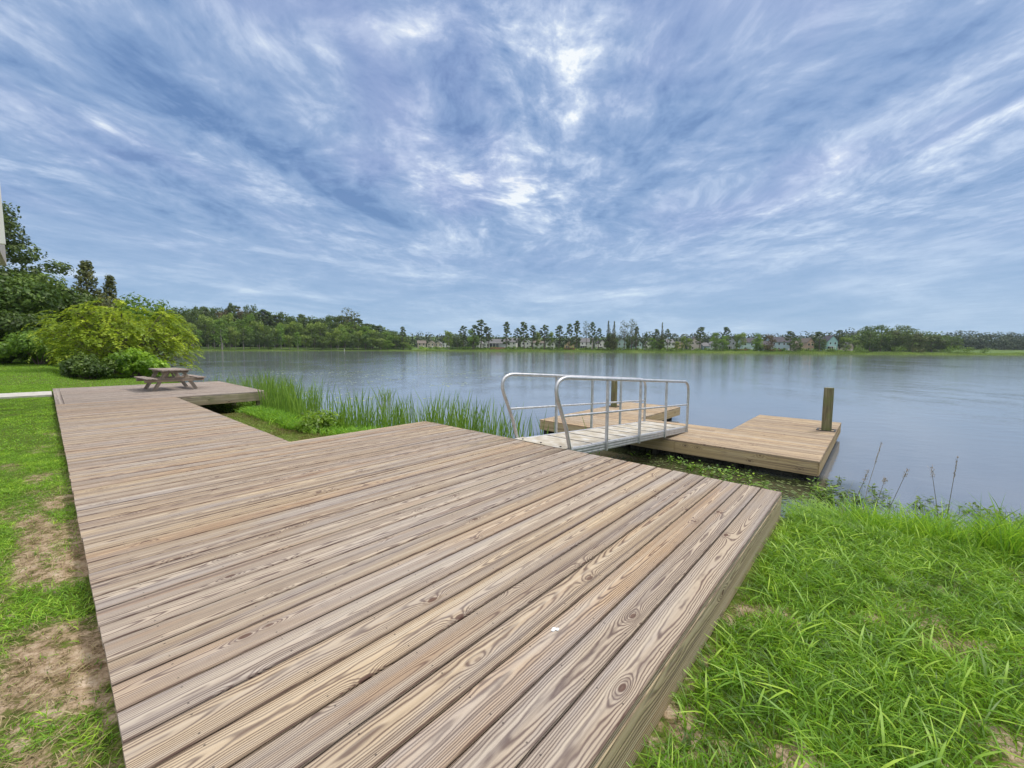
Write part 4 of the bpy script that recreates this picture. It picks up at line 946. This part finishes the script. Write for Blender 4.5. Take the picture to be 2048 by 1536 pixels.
# ------------------------------------------------------------------ far shore trees, one by one
FS = [('lightoak', 897, 662, 26, 'lowest tree at the left end of the far shore grove'), ('oak', 915, 668, 24, 'dense green tree in the left grove, low and round'),
 ('pine', 926, 652, 22, 'pine second in height in the left grove of the far shore'), ('oak', 945, 660, 28, 'bushy dark tree under the tallest pine of the left grove'), ('pine', 961, 640, 30, 'tallest pine of the far shore, in the left grove'),
 ('pine', 976, 655, 18, 'pine at the right edge of the left grove above white houses'), ('pine', 948, 651, 18, 'pine just left of the tallest pine'),
 ('pine', 1012, 645, 20, 'lone pine right of the gap above the large grey roof'), ('pine', 1035, 657, 18, 'short pine right of the lone pine'), ('pine', 1048, 645, 22, 'pine standing above the white houses, third group'),
 ('pine', 1064, 651, 20, 'rounded pine right of the middle group'), ('lightoak', 1074, 664, 20, 'low green tree among the white houses'), ('pine', 1089, 650, 24, 'broad pine over the white houses'),
 ('lightoak', 1100, 664, 16, 'small thin tree between two broad pines'), ('pine', 1117, 652, 22, 'pine with dark flat crown above the garden fence'), ('pine', 1137, 649, 18, 'narrow pine left of the tan house'),
 ('pine', 1152, 643, 20, 'tall yellowish pine above the tan house'), ('open', 1172, 645, 18, 'open-crowned tree over the porch house'), ('pine', 1184, 645, 16, 'thin pine beside the porch house'), ('pine', 1196, 657, 14, 'short pine left of the twin cypresses'),
 ('cone', 1216, 643, 13, 'left one of the twin pointed cypresses'), ('cone', 1226, 644, 13, 'right one of the twin pointed cypresses'), ('oak', 1221, 668, 28, 'green undergrowth tree at the foot of the twin cypresses'),
 ('open', 1248, 644, 20, 'bare-looking open tree right of the twin cypresses'), ('open', 1263, 641, 20, 'tall open-crowned dark tree right of the twin cypresses'), ('pine', 1271, 654, 16, 'pine with full crown beside the tall open tree'), ('oak', 1262, 672, 24, 'low green tree under the tall open-crowned trees'),
 ('pine', 1290, 668, 12, 'small pine left of the pointed spruce'), ('pine', 1313, 659, 14, 'rounded small pine left of the slim spruce'), ('cone', 1323, 646, 9, 'slim pointed spruce standing between small pines'), ('pine', 1334, 659, 14, 'small pine right of the slim spruce'),
 ('oak', 1304, 676, 20, 'dark low tree by the white house'), ('oak', 1322, 680, 20, 'dark low tree under the slim spruce'), ('lightoak', 1365, 672, 12, 'yellowish small tree in a garden'), ('lightoak', 1352, 683, 18, 'bushy garden tree right of the slim spruce'),
 ('pine', 1398, 655, 22, 'round-headed pine in front of the pinkish house'), ('lightoak', 1378, 676, 16, 'low tree left of the pinkish house'), ('oak', 1430, 666, 20, 'dark tree between the pale blue house and round pine'), ('pine', 1452, 655, 18, 'tall pine rising beside the grey porch house'),
 ('oak', 1445, 672, 24, 'leafy tree at the foot of the tall pine by the porch house'), ('lightoak', 1478, 666, 26, 'spreading green tree right of the grey porch house'), ('oak', 1512, 667, 18, 'dark tree between two light blue houses'), ('brown', 1535, 668, 28, 'brownish thin tree in front of the light blue house'),
 ('oak', 1520, 684, 30, 'low dark tree before the light blue house'), ('pine', 1580, 663, 22, 'dark pine at the right end of the light blue house'), ('oak', 1592, 676, 20, 'low dark tree left of the peach house'), ('pine', 1638, 664, 22, 'pine between the peach house and the teal house'),
 ('oak', 1640, 678, 22, 'bushy dark tree between the peach and teal houses'), ('lightoak', 1690, 674, 26, 'light yellow-green tree right of the teal house'), ('pine', 1677, 661, 18, 'pine above the roof of the teal house'), ('lightoak', 1712, 680, 20, 'pale garden tree right of the teal house'),
 ('oak', 1738, 656, 36, 'large dark oak at the left of the right-hand wood'), ('oak', 1760, 655, 34, 'large oak forming the peak of the right-hand wood'), ('lightoak', 1790, 663, 40, 'olive round tree in front of the right-hand wood'), ('oak', 1802, 655, 36, 'dark domed tree on the hilltop of the right-hand wood'),
 ('lightoak', 1825, 668, 44, 'wide olive tree sloping down the right-hand wood'), ('lightoak', 1862, 672, 44, 'yellow-green wide tree in the right-hand wood'), ('oak', 1900, 674, 40, 'dark wide tree behind the round shore bushes'), ('oak', 1745, 678, 30, 'low tree with pale trunks at the right-hand wood'),
 ('oak', 1780, 684, 34, 'low dark tree at the waterside of the right-hand wood')]
for k, (kd, px, top, wd, lab) in enumerate(FS):
    far_tree(kd, px, Dw(px) + (10 if px < 1660 else 22) + (k % 3) * 4, top, lab, 'trees along the far shore', wd)
# round bushes on the right shore
for px, top, wd, lab in ((1800, 690, 34, 'wide olive bush at the foot of the right-hand wood'), (1838, 692, 28, 'brownish bush in the marsh left of the pale round bush'), (1897, 691, 26, 'pale round bush on the marsh at the right'), (1920, 690, 22, 'taller pale round bush beside its twin on the marsh'),
                         (1938, 693, 14, 'small bush right of the pale round bushes'), (1968, 694, 16, 'last round bush on the marsh before the right edge'), (540, 694, 20, 'rounded light bush on the left shore waterline'), (1720, 690, 30, 'low green bush on the shore below the large oak'), (395, 697, 18, 'brownish shore bush at the left end of the lake')):
    D = Dw(px) + 6; x, y = gxy(px, D); z0 = float(height(x, y)); rg = np.random.default_rng(px); Hb = max(zat(px, top, D) - z0, 1.2); Rb = wd / 2 * D / FPX
    r = empty('bush', (x, y, z0), 0, lab, 'bush', 'bushes on the far shores')
    cents = [(Rb * .7 * math.cos(a) * q, Rb * .5 * math.sin(a) * q, Hb * rg.uniform(.3, .75)) for a, q in zip(rg.random(9) * 6.28, rg.random(9))]
    v, f, t = clump_leaves(cents, [Hb * .38] * 9, .8, 420, .55, rg); link('foliage', npmesh('foliage', v, f, 4, lf_green if px != 1838 else lf_rust, t), r)
# distant woods that read as one mass
def wood_mass(name, pts, Doff, label, mat, depth=26, dens=1.0, leaf=1.5):
    C, Nn, T = [], [], []; px = pts[0][0]; P_, Q_ = zip(*pts)
    while px < P_[-1]:
        D = Dw(px) + Doff if Doff < 900 else Doff; top = np.interp(px, P_, Q_) + random.uniform(-1.8, 2.2)
        for row in range(3):
            DD = D + row * depth / 2; x, y = gxy(px + random.uniform(-6, 6), DD); z0 = float(height(x, y)); zt = zat(px, top + (2 - row) * 5, DD)
            rad = random.uniform(3.2, 5.2); z = zt - rad * .7
            while z > z0:
                n = int(42 * dens); d = unit(rng.normal(size=(n, 3))); C.append(np.array([x, y, z]) + rng.normal(0, 1.2, 3) + d * rad * np.array([1, 1, .8])); Nn.append(d + np.array([0, 0, .4]) + rng.normal(0, .4, (n, 3)))
                T.append(np.clip(random.gauss(.45, .2) + rng.normal(0, .12, n), 0, 1)); z -= rad * 1.1
        px += 7.5 * (330 / D)
    C = np.concatenate(C); v, f, t = leaf_quads(C, leaf * (1 + .3 * rng.normal(size=len(C)).clip(-1.5, 2)), np.concatenate(Nn), np.concatenate(T), 1.3)
    stuff(name, npmesh(name, v, f, 4, mat, t), label, 'wood')
random.seed(9)
wood_mass('distant_wood', [(790, 672), (830, 669), (890, 668), (950, 672), (1000, 671), (1100, 674), (1200, 671), (1300, 668), (1400, 668), (1480, 668), (1560, 670), (1640, 669), (1700, 664), (1740, 660)], 95, 'dark distant wood showing above and between the houses of the far shore', lf_far)
wood_mass('hill_wood', [(1700, 668), (1740, 661), (1800, 659), (1830, 662), (1870, 667), (1900, 672)], 60, 'green wood covering the low hill right of the houses', lf_dark)
wood_mass('blue_wood', [(1860, 670), (1890, 667), (1950, 666), (2000, 667), (2048, 669), (2200, 668)], 130, 'dark blue-green wood beyond the marsh at the right edge', lf_far)
wood_mass('left_backing_wood', [(-60, 640), (100, 630), (200, 625), (335, 624), (400, 622), (500, 626), (620, 638), (700, 640), (760, 656), (812, 672)], 48, 'shadowy wood closing the gaps behind the left shore trees', lf_dark)
random.seed(12)
for a, b_, hh in ((840, 1010, 5), (1012, 1200, 7), (1200, 1400, 8), (1400, 1600, 8), (1600, 1740, 8)):
    C, Nn, T = [], [], []; q = a
    while q < b_:
        D = Dw(q) + random.uniform(9, 24); x, y = gxy(q, D); z0 = float(height(x, y)); top = random.uniform(.8, hh * .36) if random.random() < .75 else .5; r_ = random.uniform(1.0, 2.2); n = 60
        d = unit(rng.normal(size=(n, 3))); C.append(np.array([x, y, z0 + top * .45]) + d * np.array([r_, r_, top * .6])); Nn.append(d + np.array([0, 0, .5]) + rng.normal(0, .4, (n, 3))); T.append(np.clip(random.gauss(.45, .22) + rng.normal(0, .12, n), 0, 1))
        q += random.uniform(1.5, 4.5)
    C = np.concatenate(C); v, f, t = leaf_quads(C, .75 * (1 + .3 * rng.normal(size=len(C)).clip(-1.5, 2)), np.concatenate(Nn), np.concatenate(T), 1.3)
    stuff('garden_shrubs', npmesh('garden_shrubs', v, f, 4, lf_green, t), 'low garden shrubbery between the marsh reeds and the houses', 'shrubs')
# marsh reeds band along the far shore
px = rng.uniform(330, 2150, 60000); D = np.interp(px, SPX, SD) + rng.uniform(-1, 9, len(px)) * np.interp(px, [330, 800, 1000, 2048], [.35, .4, 1, 1.4])
k_ = (px - 1024) / FPX * D * .9963; x = CAM[0] + FH[0] * D + RH[0] * k_; y = CAM[1] + FH[1] * D + RH[1] * k_
ok = fields(x, y)[1] < 1.5; x, y, px = x[ok], y[ok], px[ok]
stuff('marsh_reeds', blades('marsh_reeds', x, y, np.maximum(height(x, y), ZW - .1), rng.uniform(.4, 1.2, len(x)) * np.where(px < 830, .45, 1), .30 + 0 * x, leafmat('marsh', (.08, .15, .02), (.22, .36, .05), (.42, .52, .14), .35), .5, np.clip(vn(x, y, .06, 3) + rng.normal(0, .1, len(x)), 0, 1), 2), 'yellow-green marsh reeds along the far shoreline', 'reeds')
# small birds of nothing: keep the water empty

mx_, my_ = gxy(688, Dw(688) - 8)
mb = MB(); mb.tube([(0, 0, -1.5), (0, 0, 1.5)], .09, 8); tag(mb.build('marker_post', m_trim, None, (mx_, my_, ZW)), 'thin white marker post standing in the water before the left shore wood', 'post')
# ------------------------------------------------------------------ houses
def paint(name, c):
    m, nt, b = newmat(name); x, y, z = sep(objpos(nt)); lap = (z / .25).frac()
    setin(nt, b, 'Base Color', mixc(noise(objpos(nt), .8, 3) * .25, c, tuple(q * .7 for q in c))); b.inputs['Roughness'].default_value = .7; bump(nt, b, lap, .03); return m
pw = paint('white_siding', (.72, .72, .68)); pb = paint('beige_siding', (.55, .48, .38)); pbl = paint('light_blue_siding', (.40, .52, .60)); pc = paint('cyan_siding', (.48, .62, .63))
pt = paint('teal_siding', (.30, .50, .48)); pp = paint('peach_siding', (.60, .42, .32)); pg = paint('grey_siding_far', (.42, .45, .48)); ppk = paint('pinkish_siding', (.60, .52, .48)); ptn = paint('tan_siding', (.56, .42, .25))
def roofm(name, c):
    m, nt, b = newmat(name); setin(nt, b, 'Base Color', mixc(noise(objpos(nt), 1.5, 4), c, tuple(q * .55 for q in c))); b.inputs['Roughness'].default_value = .9; return m
rg_ = roofm('grey_shingles', (.20, .20, .21)); rd_ = roofm('dark_shingles', (.085, .08, .10)); rb_ = roofm('brown_shingles', (.20, .17, .145))
m_glass, nt, b = newmat('window_glass'); setin(nt, b, 'Base Color', (.03, .04, .05)); b.inputs['Roughness'].default_value = .1; b.inputs['Specular IOR Level'].default_value = .8
HB = math.atan2(FH[1], FH[0]) - math.pi / 2
def house(px, Doff, w, top, storeys, wall, roof, label, gable=False, porch=False, d=9.0, rz=0.0):
    D = Dw(px) + Doff; x, y = gxy(px, D); z0 = max(float(height(x, y)), .6) - .1; H = zat(px, top, D) - z0; eave = H * (.66 if storeys == 2 else .58)
    h = empty('house', (x, y, z0), HB + rz, label, 'house', 'houses on the far shore'); W = w * D / FPX; hx = W / 2
    mb = MB(); mb.box(-hx, hx, 0, d, -1, eave)
    if gable: mb.add([(-hx, .0, eave), (hx, 0, eave), (0, 0, H - .15), (-hx, d, eave), (hx, d, eave), (0, d, H - .15)], [(0, 1, 2), (3, 5, 4)])
    else: mb.add([(-hx, 0, eave), (-hx, d, eave), (-hx, d / 2, H - .15), (hx, 0, eave), (hx, d, eave), (hx, d / 2, H - .15)], [(0, 2, 1), (3, 4, 5)])
    mb.build('wall', wall, h); mb = MB(); o = .45; t = .18
    if gable:
        for s in (-1, 1):
            p = [(s * (hx + o), -o, eave - .2), (0, -o, H), (0, d + o, H), (s * (hx + o), d + o, eave - .2)]; mb.add(p + [(a, b_, c - t) for a, b_, c in p], [(0, 1, 2, 3), (7, 6, 5, 4), (0, 4, 5, 1), (3, 2, 6, 7), (0, 3, 7, 4)])
    else:
        for s in (0, 1):
            yy = -o if s == 0 else d + o; p = [(-hx - o, yy, eave - .2), (hx + o, yy, eave - .2), (hx + o, d / 2, H), (-hx - o, d / 2, H)]; mb.add(p + [(a, b_, c - t) for a, b_, c in p], [(0, 1, 2, 3), (7, 6, 5, 4), (0, 4, 5, 1), (1, 5, 6, 2), (0, 3, 7, 4)])
    rf = mb.build('roof', roof, h)
    mb = MB(); mb.box(hx * .4, hx * .4 + .7, d * .5, d * .5 + .7, eave, H + .7); mb.build('chimney', roof, rf) if W > 12 else None
    nw = max(2, int(W / 3.2)); fl_ = eave / storeys
    for s in range(storeys):
        for k in range(nw):
            cx = -hx + W * (k + .5) / nw; zc = fl_ * s + fl_ * .55; ww, hh = .55, .7
            if porch and s == 0 and k < nw // 2 + 1: continue
            if s == 0 and k == nw - 1:
                mb = MB(); mb.box(cx - .55, cx + .55, -.05, .0, 0, 2.1); mb.build('door', m_trim if wall is not pw else rb_, h); continue
            mb = MB(); mb.box(cx - ww - .1, cx + ww + .1, -.06, -.002, zc - hh - .1, zc + hh + .1); f = mb.build('window', m_trim, h)
            mb = MB(); mb.box(cx - ww, cx + ww, -.08, -.062, zc - hh, zc + hh); mb.build('pane', m_glass, f)
    if porch:
        x0, x1 = -hx, hx * .15; pr = MB(); pr.box(x0, x1, -2.6, -.0, fl_ - .12, fl_ + .12); p = pr.build('porch', m_trim, h)
        for k in range(4):
            mb = MB(); q = x0 + .1 + (x1 - x0 - .2) * k / 3; mb.box(q - .09, q + .09, -2.55, -2.37, -.6, fl_ - .12); mb.build('post', m_trim, p)
        mb = MB(); mb.box(x0 + .1, x1 - .1, -.09, -.003, .2, fl_ - .3); mb.build('screen', m_glass, p)
    return h
HS = [(843, 60, 16, 681, 2, pb, rb_, 'beige house with brown roof, leftmost of the houses', 0, 0), (861, 60, 14, 682, 2, pb, rb_, 'beige gabled house next to the leftmost house', 1, 0), (876, 60, 14, 683, 2, pb, rg_, 'beige house at the left edge of the left grove', 1, 0), (890, 58, 12, 684, 2, pw, rg_, 'pale gabled house seen through the left grove', 1, 0),
 (958, 34, 12, 682, 2, pw, rg_, 'narrow white house under the tallest pine', 1, 0), (972, 34, 11, 683, 2, pw, rg_, 'narrow white house between the tallest pine and the gap', 1, 0), (996, 32, 34, 678, 1, pg, rg_, 'wide low grey house with a large grey roof right of the gap', 0, 1),
 (1022, 30, 20, 676, 2, pw, rg_, 'white two-storey house behind the lone pine', 0, 0), (1050, 30, 18, 677, 2, pw, rg_, 'white house behind the third pine group', 1, 0), (1076, 30, 20, 679, 2, pw, rb_, 'white house with brownish roof behind the low green tree', 0, 0), (1100, 30, 18, 680, 2, pw, rg_, 'white gabled house left of the dark flat-crowned pine', 1, 0),
 (1138, 30, 20, 682, 1, ptn, rb_, 'tan house under the tall yellowish pine', 1, 0), (1172, 28, 24, 676, 2, pw, rg_, 'white house with a screened porch left of the twin cypresses', 0, 1), (1204, 30, 16, 680, 2, pw, rd_, 'white house with dark roof just left of the twin cypresses', 1, 1),
 (1243, 30, 18, 678, 2, pc, rg_, 'pale cyan house right of the twin cypresses', 1, 0), (1276, 30, 16, 680, 2, pc, rg_, 'pale cyan house right of the tall open tree', 1, 0), (1296, 32, 14, 682, 1, pw, rg_, 'low white house left of the slim spruce', 1, 0), (1341, 30, 16, 678, 2, pw, rg_, 'white two-storey house right of the slim spruce', 0, 0),
 (1362, 32, 14, 683, 2, ptn, rb_, 'tan house behind the yellowish garden tree', 1, 0), (1390, 30, 20, 673, 2, ppk, rd_, 'pinkish house with dark hipped roof behind the round-headed pine', 1, 0), (1412, 30, 12, 685, 1, pbl, rg_, 'low pale blue house right of the round-headed pine', 0, 0), (1437, 32, 18, 681, 2, pw, rg_, 'white house behind the leafy tree of the tall pine', 1, 0),
 (1460, 22, 20, 673, 2, pg, rd_, 'grey two-storey house with white screened porch', 1, 1), (1496, 34, 24, 676, 2, pc, rd_, 'bright cyan house with dark roof beside the grey porch house', 0, 0), (1562, 34, 40, 674, 2, pbl, rd_, 'long light blue house with dark roof', 0, 0), (1536, 28, 20, 682, 1, pc, rd_, 'low cyan house left of the long light blue house', 0, 0),
 (1600, 32, 14, 682, 1, pb, rb_, 'low beige house left of the peach house', 0, 0), (1620, 24, 14, 676, 2, pp, rb_, 'peach gabled house between pines', 1, 0), (1664, 24, 18, 671, 2, pt, rd_, 'teal house with dark gabled roof, rightmost of the bright houses', 1, 1), (1700, 30, 14, 684, 1, pb, rg_, 'small beige house right of the teal house', 1, 0)]
for (px, Do, w, top, st, wl, rf, lab, g, p) in HS: house(px, Do, w, top, st, wl, rf, lab, bool(g), bool(p), rz=random.uniform(-.25, .25))
m_fence, nt, b = newmat('brown_fence'); setin(nt, b, 'Base Color', mixc(noise(objpos(nt), 2, 3), (.38, .20, .10), (.26, .14, .08))); b.inputs['Roughness'].default_value = .9
for px0, px1, lab in ((980, 1010, 'brown garden fence in front of the wide grey house'), (1128, 1150, 'orange-brown fence before the tan house'), (1468, 1500, 'orange-brown fence right of the grey porch house'), (1540, 1562, 'brown fence before the long light blue house')):
    D = Dw(px0) + 14; a = np.array(gxy(px0, D)); b_ = np.array(gxy(px1, D)); L = np.linalg.norm(b_ - a); z0 = float(height(*a))
    r = empty('garden_fence', (a[0], a[1], z0), math.atan2(b_[1] - a[1], b_[0] - a[0]), lab, 'fence', 'garden fences on the far shore')
    mb = MB(); u = 0
    while u < L: mb.box(u, u + .16, -.02, .02, -.2, 1.75 + random.uniform(-.02, .02)); u += .175
    mb.build('pickets', m_fence, r)
    for k in range(int(L / 2.4) + 1):
        mb = MB(); mb.box(k * 2.4 - .06, k * 2.4 + .06, .022, .14, -.3, 1.8); mb.build('post', m_fence, r)

# ------------------------------------------------------------------ haze over the lake
hz = MB(); hz.box(-1400, 1400, -1400, 1400, -4.0, 75)
m, nt, b = newmat('haze'); nt.nodes.remove(b); v = nt.nodes.new('ShaderNodeVolumePrincipled'); v.inputs['Color'].default_value = (.80, .88, 1, 1); v.inputs['Density'].default_value = .00011
nt.links.new(v.outputs[0], nt.nodes['Material Output'].inputs['Volume'])
tag(hz.build('haze', m), 'thin pale haze over the lake', 'haze', kind='stuff')
